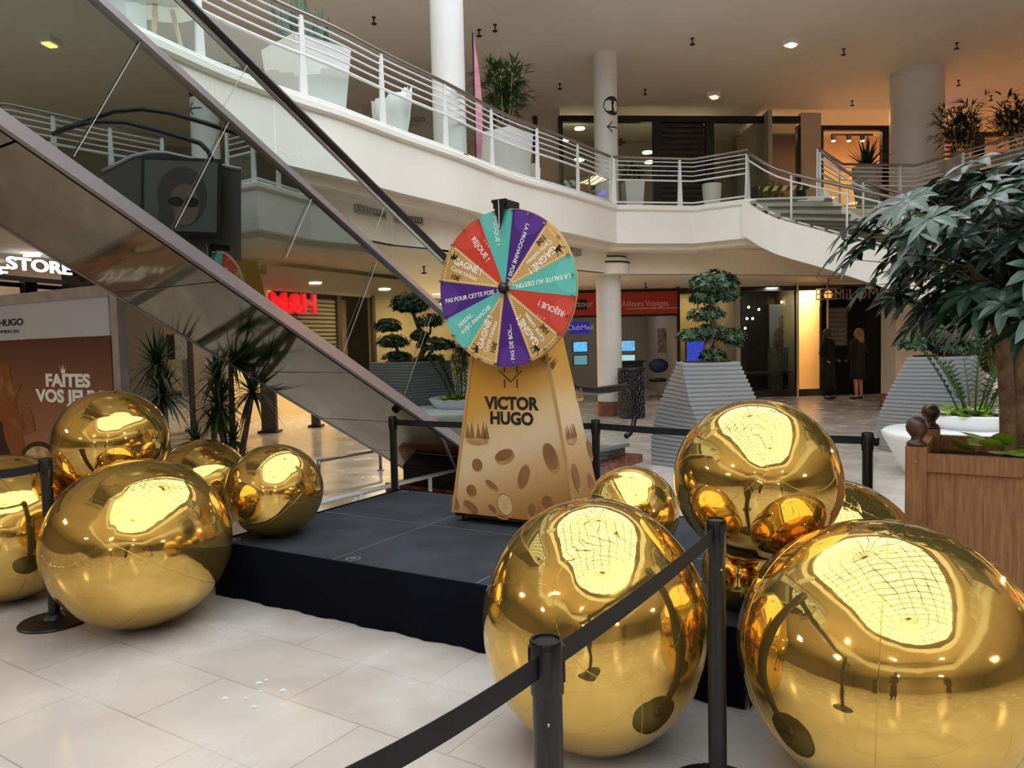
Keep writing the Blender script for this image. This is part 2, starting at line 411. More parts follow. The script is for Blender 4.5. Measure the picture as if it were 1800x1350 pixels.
def sweep(mb, path, prof, mi=0, closed=False, ends=True):
    """prof: closed polygon of (outward offset to the void side, z)"""
    n = len(path); rings = []
    P_ = [V((a[0],a[1],0)) for a in path]
    for i in range(n):
        a = P_[i-1] if (i > 0 or closed) else P_[i]; b = P_[(i+1)%n] if (i < n-1 or closed) else P_[i]
        d1 = (P_[i]-a); d2 = (b-P_[i])
        if d1.length < 1e-6: d1 = d2
        if d2.length < 1e-6: d2 = d1
        d1.normalize(); d2.normalize()
        n1 = V((d1.y,-d1.x,0)); n2 = V((d2.y,-d2.x,0)); nn = (n1+n2)
        if nn.length < .1: nn = n1
        nn.normalize(); k = 1/max(.5, nn.dot(n1))
        z0 = path[i][2] if len(path[i]) > 2 else 0
        rings.append([tuple(P_[i]+nn*(o*k)+V((0,0,z+z0))) for o, z in prof])
    if closed: rings.append(rings[0])
    mb.loft(rings, mi, caps=ends and not closed); return mb
OUT = [(-17,-16),(17,-16),(17,28),(-17,28)]
fl = MB(); fl.add([(-17,-16,0),(17,-16,0),(17,28,0),(-17,28,0)], [(0,1,2,3)]); struct('floor', fl, 'floor')
sl = MB(); tess(sl, OUT, LOOP, Z1-.004); tess(sl, OUT, LOOP, ZS+.03, flip=True)
struct('ceiling', sl, 'cream_paint')
fa = MB(); sweep(fa, LOOP, [(-.3,ZS),(0,ZS),(0,Z1-.11),(-.3,Z1-.11)], closed=True)
struct('trim_1', fa, 'white_paint')
cb = MB(); sweep(cb, LOOP, [(-.34,Z1-.11),(.03,Z1-.11),(.055,Z1-.085),(.055,Z1-.025),(.03,Z1),(-.34,Z1)], closed=True)
struct('trim_2', cb, 'white_paint')
lp = MB(); sweep(lp, LOOP, [(-.6,ZS-.12),(-.2,ZS-.12),(-.16,ZS-.10),(-.16,ZS),(-.6,ZS)], closed=True)
struct('trim_3', lp, 'cream_paint')
# lower bulkhead with the shop-side ceiling behind it
BK = [(-6.4,5.2),(-4.2,7.2),(-2.6,8.6),(-1.93,9.4),(-1.5,10.35),(-.93,10.95),(-.1,12.6),(1.05,14.3),(2.2,15.75),(4.86,16.55),(7.2,17.5),(13,18.6),(16.9,18.8)]
bk = MB(); sweep(bk, BK, [(-.12,ZB),(0,ZB),(0,ZS+.02),(-.12,ZS+.02)])
struct('beam', bk, 'cream_paint')
lc = MB(); pl = BK+[(16.9,28),(-17,28),(-17,5.2)]
fs = geometry.tessellate_polygon([[V((a,b,0)) for a,b in pl]])
lc.add([(a,b,ZB) for a,b in pl], [tuple(reversed(f)) for f in fs]); struct('ceiling_lower', lc, 'cream_paint')
# upper ceiling with the skylight opening, its upstand and the vaulted glazing bars
def stadium(r, n=20, z=None):
    q = [(1.4+r*math.cos(PI*k/n), 6.9+r*math.sin(PI*k/n)) for k in range(n+1)]+[(1.4-r*math.cos(PI*k/n), -4.6-r*math.sin(PI*k/n)) for k in range(n+1)]
    return q
HOLE = stadium(5.4)
uc = MB(); tess(uc, OUT, HOLE, Z2, flip=True); struct('ceiling_upper', uc, 'ceiling_paint')
ut = MB(); sweep(ut, list(reversed(HOLE)), [(0,Z2-.12),(.08,Z2-.12),(.08,8.1),(0,8.1)], closed=True); struct('trim_4', ut, 'white_paint')
rf = MB(); tess(rf, OUT, HOLE, 9.32); pass; struct('roof', rf, 'ceiling_paint')
sk = thing('skylight', 'vaulted white glazed skylight grid over the atrium, seen reflected in the gold balloons', 'skylight', (1.4,1.1,8.1))
def vz(x, y):
    yy = max(0, abs(y-1.15)-5.75); rr = math.hypot((x-1.4)/5.4, yy/5.4); return 8.1+3.4*math.sqrt(max(0,1-rr*rr))
for i in range(13):
    y = -4.6+i*11.5/12; b = MB(True)
    b.tube([(1.4+5.4*math.sin(a), y, 8.1+3.4*math.cos(a)) for a in [PI*(-.5+k/18) for k in range(19)]], .07, 4); make('glazing_rib', b, 'glazing_grey', sk)
for k in range(1, 12):
    a = PI*(-.5+k/12); b = MB(True); b.tube([(1.4+5.4*math.sin(a), y, 8.1+3.4*math.cos(a)) for y in (-4.6, 6.9)], .06, 4)
    make('glazing_bar', b, 'glazing_grey', sk)
for sgn, yc in ((1,6.9),(-1,-4.6)):
    for k in range(1, 12):
        th = PI*k/12; b = MB(True)
        b.tube([(1.4+5.4*math.cos(th)*math.cos(e), yc+sgn*5.4*math.sin(th)*math.cos(e), 8.1+3.4*math.sin(e)) for e in [PI/2*j/8 for j in range(9)]], .055, 4)
        make('glazing_rib', b, 'glazing_grey', sk)
    for j in range(1, 6):
        e = PI/2*j/6; b = MB(True)
        b.tube([(1.4+5.4*math.cos(PI*k/16)*math.cos(e), yc+sgn*5.4*math.sin(PI*k/16)*math.cos(e), 8.1+3.4*math.sin(e)) for k in range(17)], .055, 4)
        make('glazing_ring', b, 'glazing_grey', sk)
# outer walls
for nm, c, d in (('wall_left',(-17,6,4.65),(.2,44,9.3)),('wall_right',(17,6,4.65),(.2,44,9.3)),('wall_back',(0,28,4.65),(34,.2,9.3)),('wall_front',(0,-16,4.65),(34,.2,9.3))):
    b = MB(); b.box(c, d); struct(nm, b, 'shop_grey')
# ---------------- railings
def resample(path, step):
    P_ = [V((p[0],p[1],p[2] if len(p)>2 else 0)) for p in path]; L = [0]
    for i in range(1,len(P_)): L.append(L[-1]+(P_[i]-P_[i-1]).length)
    n = max(1, round(L[-1]/step)); out = []
    for k in range(n+1):
        t = L[-1]*k/n; j = 0
        while j < len(L)-2 and L[j+1] < t: j += 1
        f = (t-L[j])/max(1e-9,(L[j+1]-L[j])); out.append((P_[j].lerp(P_[j+1],f), (P_[j+1]-P_[j]).normalized()))
    return out
def offset(path, o):
    P_ = [V((p[0],p[1],p[2] if len(p)>2 else 0)) for p in path]; out = []
    for i in range(len(P_)):
        d = (P_[min(i+1,len(P_)-1)]-P_[max(i-1,0)]); d.z = 0; d.normalize(); out.append(P_[i]+V((d.y,-d.x,0))*o)
    return out
def railing(label, path, step=1.25, base=Z1, glass=True, h=.93, inset=-.12, post_w=(.11,.045), group=None):
    p = offset(path, inset); p = [V((q.x,q.y,q.z+base)) for q in p]; mid = p[len(p)//2]
    t = thing('balcony_railing', label, 'railing', (mid.x,mid.y,base), 0, group)
    up = lambda z: [q+V((0,0,z)) for q in p]
    b = MB(True); b.tube(up(h), .027, 8); make('handrail', b, 'rail_steel', t, True)
    for z in (.60,.69,.78,.86):
        b = MB(True); b.tube(up(z*h/.93), .011, 6); make('rail_bar', b, 'rail_white', t, True)
    b = MB(True); b.tube(up(.5), .019, 6); make('mid_rail', b, 'rail_white', t, True)
    b = MB(True); b.tube(up(.075), .019, 6); make('bottom_rail', b, 'rail_white', t, True)
    if glass:
        b = MB(True)
        b.loft([[tuple(q+V((0,0,.09))), tuple(q+V((0,0,.49)))] for q in p], 0, False, False); make('glass_panel', b, 'glass', t)
    for q, d in resample(p, step):
        b = MB(True); w0, w1 = post_w; s_ = V((d.x,d.y,0)).normalized(); n_ = V((-s_.y,s_.x,0))*.012
        a = [q-s_*w0/2+n_, q+s_*w0/2+n_, q+s_*w0/2-n_, q-s_*w0/2-n_]; c = [x+V((0,0,h-.02)) for x in [q-s_*w1/2+n_, q+s_*w1/2+n_, q+s_*w1/2-n_, q-s_*w1/2-n_]]
        b.loft([a, c]); make('rail_post', b, 'rail_white', t)
    return t
railing('long curved white railing with thin bars and glass along the upper balcony', [(-4.735,3.74)]+[(p.x,p.y) for p in main_pts])
railing('short straight white railing on the balcony corner beyond the prize wheel', [(2.08,14.91),(3.65,15.24),(4.47,14.62)], 1.3)
railing('dark-topped railing of the upper gallery behind the curved stairs', [(5.95,14.6),(7.0,16.0),(8.5,16.3),(9.2,13.8),(8.4,9.5),(6.7,6.5)], 1.5)
railing('white balcony railing seen in the mirrored escalator side, around the balcony corner', [(6.5,6.35),(5.55,5.55),(6.15,5.0)], .6)
railing('white balcony railing seen in the mirrored escalator side, on its straight run', [(6.8,4.15),(6.2,3.2),(5.54,2.26),(5.35,0.3)], .9)
# ---------------- columns
def column(x, y, r, z0, z1, base=.22, nm='column'):
    b = MB(); b.lathe([(r,z0+base),(r,z1)], 40, 0, (x,y,0))
    b.lathe([(r+.03,z0),(r+.03,z0+base)], 40, 1, (x,y,0)); return struct(nm, b, ['column_paint','red_marble'], 'auto')
def cz(x, y): return V((x,y,0))
column(2.03,15.9,.255,0,ZS,.30); column(2.03,15.9,.24,Z1,Z2,.2)
column(-.80,11.1,.235,Z1,Z2,.08); column(-3.42,6.75,.33,Z1,Z2,.12)
column(9.15,17.4,.55,Z1,Z2,.2)
# column head with two dark slots
b = MB(); b.lathe([(.41,ZB-.02),(.41,ZB+.26),(.30,ZB+.38),(.27,ZB+.46)], 32, 0, (2.03,15.78,0))
for z in (ZB+.20,ZB+.31): b.lathe([(.425 if z<ZB+.25 else .36,z),(.425 if z<ZB+.25 else .36,z+.035)], 32, 1, (2.03,15.78,0))
struct('trim_5', b, ['cream_paint','black'], 'auto')
# columns reflected in the mirror cladding
column(7.72,4.75,.24,Z1,Z2,.2); column(7.9,4.9,.24,0,ZS,.3)
# pilaster by the jeweller's corner, under the stairs
b = MB(); b.box((8.25,15.7,1.6),(1.1,.6,3.2),0); b.box((8.25,15.68,.16),(1.14,.66,.32),1); struct('wall_pilaster', b, ['wall_beige','red_marble'])
# ---------------- plane helpers for the shopfronts
def dims(P, n, x0, y0, x1, y1):
    xm, ym = (x0+x1)/2, (y0+y1)/2
    a = on(x0,ym,P,n); c = on(x1,ym,P,n); zt = on(xm,y0,P,n).z; zb = on(xm,y1,P,n).z
    return a, c, zb, zt
def panel(mb, P, n, x0, y0, x1, y1, th=.05, off=0, mi=0, floor=False):
    a, c, zb, zt = dims(P, n, x0, y0, x1, y1)
    if floor: zb = 0.0
    nn = V(n).normalized(); A0 = V((a.x,a.y,0))+nn*(off-th); C0 = V((c.x,c.y,0))+nn*(off-th); A1 = A0+nn*th; C1 = C0+nn*th
    q = [(*p.xy,z) for z in (zb,zt) for p in (A0,C0,C1,A1)]
    mb.add(q, [(0,3,2,1),(4,5,6,7),(0,1,5,4),(1,2,6,5),(2,3,7,6),(3,0,4,7)], mi); return mb
def textpx(mb, P, n, x, y, s_, hpx, off=.03, mi=0, bold=0, depth=.01, sx=1.0, align='CENTER'):
    o = on(x,y,P,n); D = (o-CP).dot(Fw); nn = V(n).normalized(); xd = V((0,0,1)).cross(nn)
    text(mb, s_, hpx*D/F/.72, frame(o+nn*off, xd, (0,0,1)), mi, bold, depth, align, sx)
# ---------------- ground floor shopfronts, far side
GP = (0,19.35,0); GN = (.06,-1,0)
rb = MB(); panel(rb,GP,GN,990,478,1640,506,.2); struct('wall_shopfront', rb, 'cream_paint')
b = MB()
panel(b,GP,GN,1000,505,1570,513,.12,.06); panel(b,GP,GN,1190,505,1195,700,.1,.05,0,True); panel(b,GP,GN,1298,505,1303,700,.1,.05,0,True)
panel(b,GP,GN,1398,505,1403,700,.1,.05,0,True); panel(b,GP,GN,1000,553,1190,557,.1,.05); panel(b,GP,GN,1300,685,1445,697,.14,.07,0,True)
struct('trim_6', b, 'black')
b = MB(); panel(b,GP,GN,1303,513,1398,686,.02,0); panel(b,GP,GN,1195,513,1298,696,.02,0); struct('window_1', b, 'shop_glass')
b = MB()
def rm(x0,x1,y0,y1,z0=0,z1=2.88,mb=b,mi=0): mb.box(((x0+x1)/2,(y0+y1)/2,(z0+z1)/2),(x1-x0,y1-y0,z1-z0),mi)
rm(.8,1.0,19.5,24); rm(1.0,8.9,23.9,24.1); rm(4.2,4.3,19.6,24); rm(5.75,5.85,19.6,24)
struct('wall_shop_rear', b, 'shop_grey')
b = MB(); rm(5.95,7.2,20.9,21.0,mb=b); struct('wall_shop_jeweller', b, 'shop_dark')
b = MB(); rm(7.3,8.15,22.6,22.7,mb=b); rm(7.33,7.37,19.7,22.7,mb=b); rm(8.1,8.14,19.7,22.7,mb=b); struct('wall_shop_cream', b, 'shop_cream')
area('window_lamp', (6.7,19.75,2.8), .3, .3, 16, (1,.95,.88)); area('jeweller_lamp', (7.72,21.3,2.8), .6, 1.6, 26, (1,.88,.66))
b = MB(); b.box((4.98,21.7,1.4),(1.3,.1,2.8)); struct('wall_shop_tan', b, 'shop_cream')
area('travel_lamp', (2.6,21.6,2.8), 2, 1.5, 8, (1,.92,.82)); area('tan_lamp', (4.95,20.9,2.8), .8, .8, 10, (1,.72,.4))
# travel agency sign
s = thing('shop_sign', 'red travel agency fascia sign reading Ailleurs Voyages', 'sign', on(1098,545,GP,GN))
b = MB(True); panel(b,GP,GN,1000,514,1189,553,.06,.08); make('sign_panel', b, 'shop_red', s)
b = MB(True); panel(b,GP,GN,1000,527,1031,545,.04,.10); make('sign_block', b, 'black', s)
b = MB(True); textpx(b,GP,GN,1133,534,'Ailleurs Voyages',11,.085,0,.0,.012,.82); panel(b,GP,GN,1100,541.5,1189,542.8,.01,.09); textpx(b,GP,GN,1012,535,'Selectour',11,.105,0,.0,.012)
make('lettering', b, mat('sign_letter',(226,190,180),.5), s)
s = thing('shop_sign', 'blue lit ClubMed sign under the red travel agency sign', 'sign', on(1018,586,GP,GN))
b = MB(True); panel(b,GP,GN,1001,566,1036,586,.05,.08); make('sign_panel', b, mat('club_blue',(22,26,150),.4,emit=(20,24,150),estr=.5), s)
b = MB(True); textpx(b,GP,GN,1019,576,'ClubMed',9,.085,0,.0,.012); make('lettering', b, 'text_white', s)
# screens in the travel agency
def screen(x0,y0,x1,y1,label,c1,c2,nm='display_screen',P=(0,20.0,0)):
    s = thing(nm, label, 'screen', on((x0+x1)/2,y1,P,GN))
    b = MB(True); panel(b,P,GN,x0-1.5,y0-1.5,x1+1.5,y1+1.5,.06,0); make('bezel', b, 'black', s)
    b = MB(True); panel(b,P,GN,x0,y0,x1,y1,.01,.012); make('screen_face', b, mat('screen_img',c1,.3,noise=.1,nscale=9,col2=c2,emit=c1,estr=.75), s)
screen(1086,599,1116,617,'upper bright blue beach screen in the travel agency window',(70,150,200),(200,220,230))
screen(1088,624,1116,643,'lower pale green screen in the travel agency window',(150,190,190),(90,150,140))
screen(1008,601,1032,618,'upper blue screen beside the white column, partly hidden by it',(70,160,220),(180,220,240))
screen(1009,625,1032,641,'lower green and violet screen partly hidden by the white column',(70,130,130),(120,90,200))
screen(1207,600,1238,638,'violet-blue screen glowing behind the middle clipped tree',(60,80,220),(120,120,240))
# agency furniture
b = MB(); panel(b,(0,20.6,0),GN,1156,577,1170,620,.03); one('wall_poster', b, mat('poster_brown',(120,96,84),.5,col2=(190,180,170),nscale=9), 'small brown and white poster on the travel agency wall', 'poster')
t = thing('counter_desk', 'dark reception desk below the travel agency screens', 'desk', (2.9,20.3,0))
b = MB(True); b.box((2.95,20.3,.98),(1.1,.5,.05)); make('desk_top', b, 'shop_dark', t)
b = MB(True); b.box((2.95,20.35,.48),(1.0,.4,.95)); make('desk_body', b, 'black', t)
t = thing('office_chair', 'round-backed blue office chair at the travel agency desk', 'chair', (3.82,20.1,0))
b = MB(True); b.lathe([(.02,0),(.02,.45)],8,0,(3.82,20.1,0)); make('column_post', b, 'chrome', t)
for k in range(5):
    b = MB(True); a = 2*PI*k/5; b.tube([(3.82,20.1,.08),(3.82+.28*math.cos(a),20.1+.28*math.sin(a),.03)],.02,6); make('leg', b, 'chrome', t)
b = MB(True); b.ball((3.82,20.1,.48),.25,12,6,0,(1,1,.25)); make('seat', b, 'black', t, True)
b = MB(True); b.ball((3.82,19.95,.86),.26,14,8,0,(1,.25,.72)); make('backrest', b, mat('chair_blue',(22,30,70),.5), t, True)
# openwork black pedestal
px_, py_ = at_y(1110,700,15.25).x, 15.25
t = thing('pedestal_table', 'black openwork pedestal with a cellular pattern beside the white column', 'pedestal', (px_,py_,0))
b = MB(True); ringn = 22; rows = 9; Rr = .25
b.lathe([(Rr-.02,0),(Rr-.02,.95)], 24, 1, (px_,py_,0))
for j in range(rows):
    for i in range(ringn//2):
        a = 2*PI*(i+.5*(j%2))/(ringn//2)+rnd.uniform(-.08,.08); z = .08+j*.1+rnd.uniform(-.015,.015)
        c = V((px_+Rr*math.cos(a), py_+Rr*math.sin(a), z)); tn = V((-math.sin(a),math.cos(a),0)); rr = rnd.uniform(.042,.055)
        b.tube([c+tn*(rr*math.cos(2*PI*k/8))+V((0,0,rr*math.sin(2*PI*k/8)))+V((0.0,0.0,0)) for k in range(9)], .014, 4, 0, False)
make('lattice_body', b, [mat('lattice_grey',(58,60,66),.4),'black'], t)
b = MB(True); b.lathe([(.27,.95),(.28,.97),(.27,1.0)],28,0,(px_,py_,0)); make('table_top', b, 'shop_dark', t, 'auto')
# jeweller interior
t = thing('window_poster', 'tall pale poster of a bronze bust in the jeweller window', 'poster', on(1375,690,(0,20.3,0),GN))
P2 = (0,20.3,0)
b = MB(True); panel(b,P2,GN,1353,535,1394,610,.04,0); make('poster_panel', b, mat('poster_pale',(186,190,190),.5), t)
b = MB(True); o = on(1373,590,P2,GN)
prof = [(-.36,-.3),(-.30,-.02),(-.26,.16),(-.12,.26),(-.07,.34),(-.11,.5),(-.09,.66),(0,.74),(.09,.66),(.11,.5),(.07,.34),(.12,.26),(.26,.16),(.30,-.02),(.36,-.3),(.2,-.42),(0,-.5),(-.2,-.42)]
fx = frame(o+V(GN)*.03,(1,.06,0),(0,0,1)); ft = geometry.tessellate_polygon([[V((a*.75,c*.75,0)) for a,c in prof]])
b.add([(a*.75,c*.75,.012) for a,c in prof],[tuple(f) for f in ft],0,fx); make('bust_figure', b, mat('bust_bronze',(86,68,58),.35,nscale=8,col2=(160,140,124)), t)
b = MB(); panel(b,(0,20.0,0),GN,1352,611,1387,660,.2,.1,0,True); one('display_plinth', b, mat('plinth_mottled',(120,120,108),.5,nscale=10,col2=(160,160,146)), 'mottled grey-green block under the bust poster', 'plinth')
t = thing('side_table', 'long low dark table in the jeweller window', 'table', (6.7,20.0,0))
b = MB(True); b.box((6.65,20.05,.62),(1.2,.35,.04)); make('table_top', b, mat('table_grey',(120,122,124),.3), t)
for sx in (-.5,.5):
    b = MB(True); b.box((6.65+sx,20.05,.3),(.04,.3,.6)); make('leg', b, 'black', t)
b = MB(); panel(b,(0,22.5,0),GN,1413,589,1429,612,.03,.02); one('wall_picture', b, mat('picture_brown',(70,46,36),.4,col2=(110,80,60),nscale=9), 'small dark framed picture on the bright cream jeweller wall', 'picture')
for i,(x,y) in enumerate(((1313,560),(1323,560),(1334,544),(1310,577),(1316,540),(1374,531))):
    o = on(x,y,(0,20.2,0),GN); b = MB(); b.ball(o,.035,8,6); one('spot_lamp', b, 'lamp_white', ['small white spot of light low in the dark jeweller window, left of a pair','small white spot of light low in the dark jeweller window, right of a pair','white spot of light by itself nearer the bust poster','lowest small spot of light in the dark jeweller window','highest small spot of light in the dark jeweller window','white lamp glowing above the bronze bust poster'][i],'lamp','jeweller window lamps')
# MILOME shopfront
t = thing('shop_sign', 'dark jeweller fascia with thin grey MILOME lettering', 'sign', on(1505,540,GP,GN))
b = MB(True); panel(b,GP,GN,1441,505,1568,538,.1,.1); make('sign_panel', b, 'door_black_panel', t)
b = MB(True); textpx(b,GP,GN,1508,518,'MiLOME',19,.105,0,0,.012,1.0); make('lettering', b, mat('letter_grey',(150,138,124),.5), t)
b = MB(); panel(b,GP,GN,1441,538,1568,700,.1,.08,0,True); struct('door_1', b, mat('door_black',(4,4,5),.5,spec=.08))
t = thing('window_shutter', 'grey slatted shutter panel in the black jeweller front', 'shutter', on(1468,608,GP,GN))
b = MB(True); panel(b,GP,GN,1452,541,1486,608,.03,.11); make('shutter_frame', b, mat('shutter_dark',(22,24,30),.5), t)
b = MB(True)
for k in range(8): panel(b,GP,GN,1454,543+k*8.2,1482,549+k*8.2,.02,.125)
make('slats', b, mat('shutter_grey',(70,72,78),.5), t)
# ---------------- clothing shop, left rear
ha = at_z(385,752,0); hb = at_z(812,690,0); HN = V((hb.y-ha.y, -(hb.x-ha.x), 0)).normalized(); HP = V((ha.x,ha.y,0))
b = MB(); panel(b,HP,HN,388,478,470,520,.15); panel(b,HP,HN,470,485,820,522,.15); struct('wall_shopfront_rear', b, 'cream_paint')
b = MB(); panel(b,HP,HN,593,520,600,712,.12,.05,0,True); panel(b,HP,HN,655,520,660,705,.1,.04,0,True); struct('trim_7', b, mat('frame_taupe',(96,82,66),.5))
b = MB(); panel(b,HP,HN,600,524,655,704,.1,-.8,0,True); panel(b,HP,HN,660,524,815,697,.1,-.1,0,True); struct('wall_display', b, 'shop_cream')
b = MB(); panel(b,HP,HN,760,676,812,690,.1,.02,0,True); struct('baseboard_rear', b, 'black')
b = MB(); panel(b,HP,HN,600,524,655,704,.02,.06,0,True); struct('window_2', b, 'glass')
t = thing('shop_sign', 'white lit AL letters on a dark panel behind the left clipped tree', 'sign', on(762,560,HP,HN))
b = MB(True); panel(b,HP,HN,742,530,778,556,.05,.1); make('sign_panel', b, 'shop_dark', t)
b = MB(True); textpx(b,HP,HN,765,544,'aL',18,.12,0,.03,.05,1.6); make('lettering', b, 'led_white', t)
MIR = True
b = MB(); panel(b,HP,HN,388,478,470,522,.15); panel(b,HP,HN,470,485,820,522,.15); struct('wall_shopfront_right', b, 'cream_paint')
b = MB(); panel(b,HP,HN,593,520,600,712,.12,.05,0,True); panel(b,HP,HN,655,520,660,705,.1,.04,0,True); struct('trim_11', b, mat('frame_taupe_dark',(96,82,66),.5))
b = MB(); panel(b,HP,HN,600,524,655,704,.1,-.8,0,True); panel(b,HP,HN,660,524,815,697,.1,-.1,0,True); struct('wall_display_right', b, 'shop_cream')
b = MB(); panel(b,HP,HN,760,676,812,690,.1,.02,0,True); struct('baseboard_right', b, 'black')
t = thing('roller_shutter', 'beige slatted roller shutter of the clothing shop', 'shutter', on(520,640,HP,HN))
b = MB(True); panel(b,HP,HN,430,522,594,690,.04,-.06); make('shutter_curtain', b, mat('shutter_back',(120,104,80),.6), t)
for k in range(22):
    y = 524+k*7.6; b = MB(True); panel(b,HP,HN,430,y,594,y+5.2,.03,-.02); make('slat', b, 'shutter', t)
t = thing('shop_sign', 'red lit H&M letters on the clothing shop', 'sign', on(512,556,HP,HN))
b = MB(True); textpx(b,HP+HN*.25,HN,516,534,'H&M',33,.0,0,.03,.08,-1.25); make('lettering', b, 'led_red', t)
MIR = False
for f, e in ((.15,40),(.4,50),(.65,60),(.9,60)):
    p = HP.lerp(V((hb.x,hb.y,0)), f)+HN*1.3; p = rfl(p); area('clothing_lamp', (p.x,p.y,2.88), .22, .22, e, (1,.80,.52), (0,0,0))
lw_ = (ha+hb)/2
for f, e in ((.12,40),(.35,40),(.6,60),(.85,60)):
    p = HP.lerp(V((hb.x,hb.y,0)), f)+HN*1.3; area('clothing_lamp', (p.x,p.y,2.88), .22, .22, e, (1,.80,.52), (0,0,0))
b = MB(); panel(b,HP,HN,388,590,600,748,.1,-.3,0,True); struct('wall_shop_inner', b, 'shop_cream')
for x,y,wd,h_,lb in ((475,760,26,1.05,'taupe security gate nearest the yucca plants'),(556,750,14,.95,'smaller taupe security gate further along the clothing shop')):
    p = at_z(x,y,0); t = thing('security_gate', lb, 'security gate', (p.x,p.y,0)); D = p.y
    b = MB(True); b.box((p.x,p.y,h_/2+.02),(wd*D/F,.12,h_)); make('gate_panel', b, mat('gate_taupe',(70,62,54),.5), t)
    b = MB(True); b.box((p.x,p.y,.02),(wd*D/F+.1,.3,.04)); make('base_plate', b, 'shop_dark', t)
for x_,y_ in ((-8,-3),(-9,3),(9.5,-4),(-4,-13),(4,-13)): area('gallery_fill', (x_,y_,3.40), .8, .8, 70, (1,.90,.76))  # added fill lights under the slab, out of camera view, brightening floor and rear
for x_,y_ in ((-9,-5),(-10,1),(12,-6),(-5,-13.2),(5,-13.2)): area('gallery_fill', (x_,y_,7.30), .6, .6, 80, (1,.93,.82))  # more added fill, out of camera view, lifting the upper gallery and ceiling
# ---------------- left wall
LA, LB = V((-7.3,8.6,0)), V((-5.28,14.5,0)); LN = V((LB.y-LA.y, -(LB.x-LA.x), 0)).normalized()
b = MB(); panel(b,LA,LN,203,470,289,770,.1,.02,0,True); struct('wall_pier', b, mat('pier_grey',(118,114,108),.6))
b = MB(); panel(b,LA,LN,337,470,400,770,.1,.02,0,True); struct('wall_panel', b, mat('wall_mauve_beige',(150,138,132),.6))
b = MB(); panel(b,LA,LN,289,470,329,770,.03,.02,0,True); struct('window_3', b, 'shop_glass')
b = MB(); panel(b,LA,LN,328,470,337,770,.1,.03,0,True); panel(b,LA,LN,287,590,290,770,.1,.03,0,True); struct('trim_8', b, 'dark_frame')
b = MB(); panel(b,LA,LN,-80,395,345,770,.1,-2.2,0,True); struct('wall_left_inner', b, mat('wall_dusk',(84,92,96),.5))
b = MB(); panel(b,LA,LN,298,588,319,632,.02,.12); one('door_notice', b, mat('notice_white',(160,176,178),.4,noise=.25,nscale=30), 'white notice stuck on the glass beside the black door frame', 'notice')
t = thing('shop_sign', 'white glowing STORE letters on dark shop glazing', 'sign', at_z(70,505,2.6))
SPt = at_z(0,465,2.72); SQt = at_z(142,480,2.72); SN = V((SQt.y-SPt.y, -(SQt.x-SPt.x), 0)).normalized()
b = MB(True); textpx(b,SPt,SN,66,469,'STORE',21,.05,0,.02,.02,1.6); make('lettering', b, 'led_white', t)
b = MB(True); panel(b,SPt,SN,-60,436,205,442,.05,-.05); panel(b,SPt,SN,-60,488,205,496,.05,-.05); panel(b,SPt,SN,128,484,148,520,.1,-.08); make('sign_rail', b, 'black', t)
b = MB(); panel(b,SPt,SN,-60,424,205,770,.03,-.5,0,True); struct('window_4', b, 'shop_glass')
for x,y,wd in ((56,449,34),):
    p = at_z(x,y,2.87); b = MB(); b.box(p,(.20,.05,.03)); one('tube_lamp', b, 'lamp_white', {449:'long white tube lamp above the STORE letters',503:'thin lamp under the STORE letters',457:'short lamp behind the S of STORE'}[y],'lamp')
# ---------------- upper shopfronts
UP = (0,19.3,0); UN = (.09,-1,0)
b = MB(); panel(b,UP,UN,600,150,985,395,.15,0); panel(b,UP,UN,1405,200,1440,395,.15,.1); struct('wall_upper', b, 'wall_beige')
b = MB(); panel(b,UP,UN,985,205,1410,216,.14,.08); panel(b,UP,UN,983,205,990,395,.14,.08); panel(b,UP,UN,1148,214,1161,395,.14,.08); panel(b,UP,UN,1240,214,1254,395,.14,.08); panel(b,UP,UN,1400,222,1412,395,.14,.08); panel(b,UP,UN,938,205,946,395,.1,.05)
panel(b,UP,UN,1437,222,1445,395,.14,.08); panel(b,UP,UN,1437,222,1565,230,.14,.08); panel(b,UP,UN,1548,228,1560,395,.14,.08); panel(b,UP,UN,1625,233,1760,240,.12,.06); panel(b,UP,UN,1710,240,1728,395,.12,.05)
struct('trim_9', b, 'dark_frame')
b = MB(); panel(b,UP,UN,990,214,1148,395,.02,0); panel(b,UP,UN,1254,214,1400,395,.02,0); struct('window_5', b, 'shop_glass')
b = MB(); panel(b,(0,22.4,0),UN,900,190,1420,420,.1); b.box((6.6,21,5.6),(.1,3,3.2)); struct('wall_upper_inner', b, 'shop_grey')
b = MB(); panel(b,(0,21.6,0),UN,1290,238,1404,420,.1); struct('wall_mauve', b, 'mauve_wall')
t = thing('window_shutter', 'dark louvred shutter bay of the upper shop', 'shutter', on(1200,350,UP,UN))
b = MB(True); panel(b,UP,UN,1161,214,1240,395,.03,-.1); make('shutter_backing', b, mat('shutter_mauve',(92,76,74),.5), t)
for k in range(15):
    y = 221+k*9.6; b = MB(True); panel(b,UP,UN,1161,y,1240,y+3.4,.05,.03); make('slat', b, 'dark_frame', t)
b = MB(); panel(b,(0,21.9,0),UN,1440,215,1830,420,.1); struct('wall_orange', b, 'orange_wall')
area('orange_shop_lamp', (8.9,20.6,7.1), 1.4, 1.0, 48, (1,.60,.30)); area('orange_shop_lamp', (12.2,20.9,7.1), 2.2, 1.0, 60, (1,.56,.26))
t = thing('window_shutter', 'orange-lit slatted shutter right of the thick upper column', 'shutter', on(1680,350,UP,UN))
for k in range(16):
    y = 240+k*8.5; b = MB(True); panel(b,UP,UN,1628,y,1712,y+3,.04,.0); make('slat', b, mat('slat_brown',(70,52,44),.5) if k==0 else bpy.data.materials['slat_brown'], t)
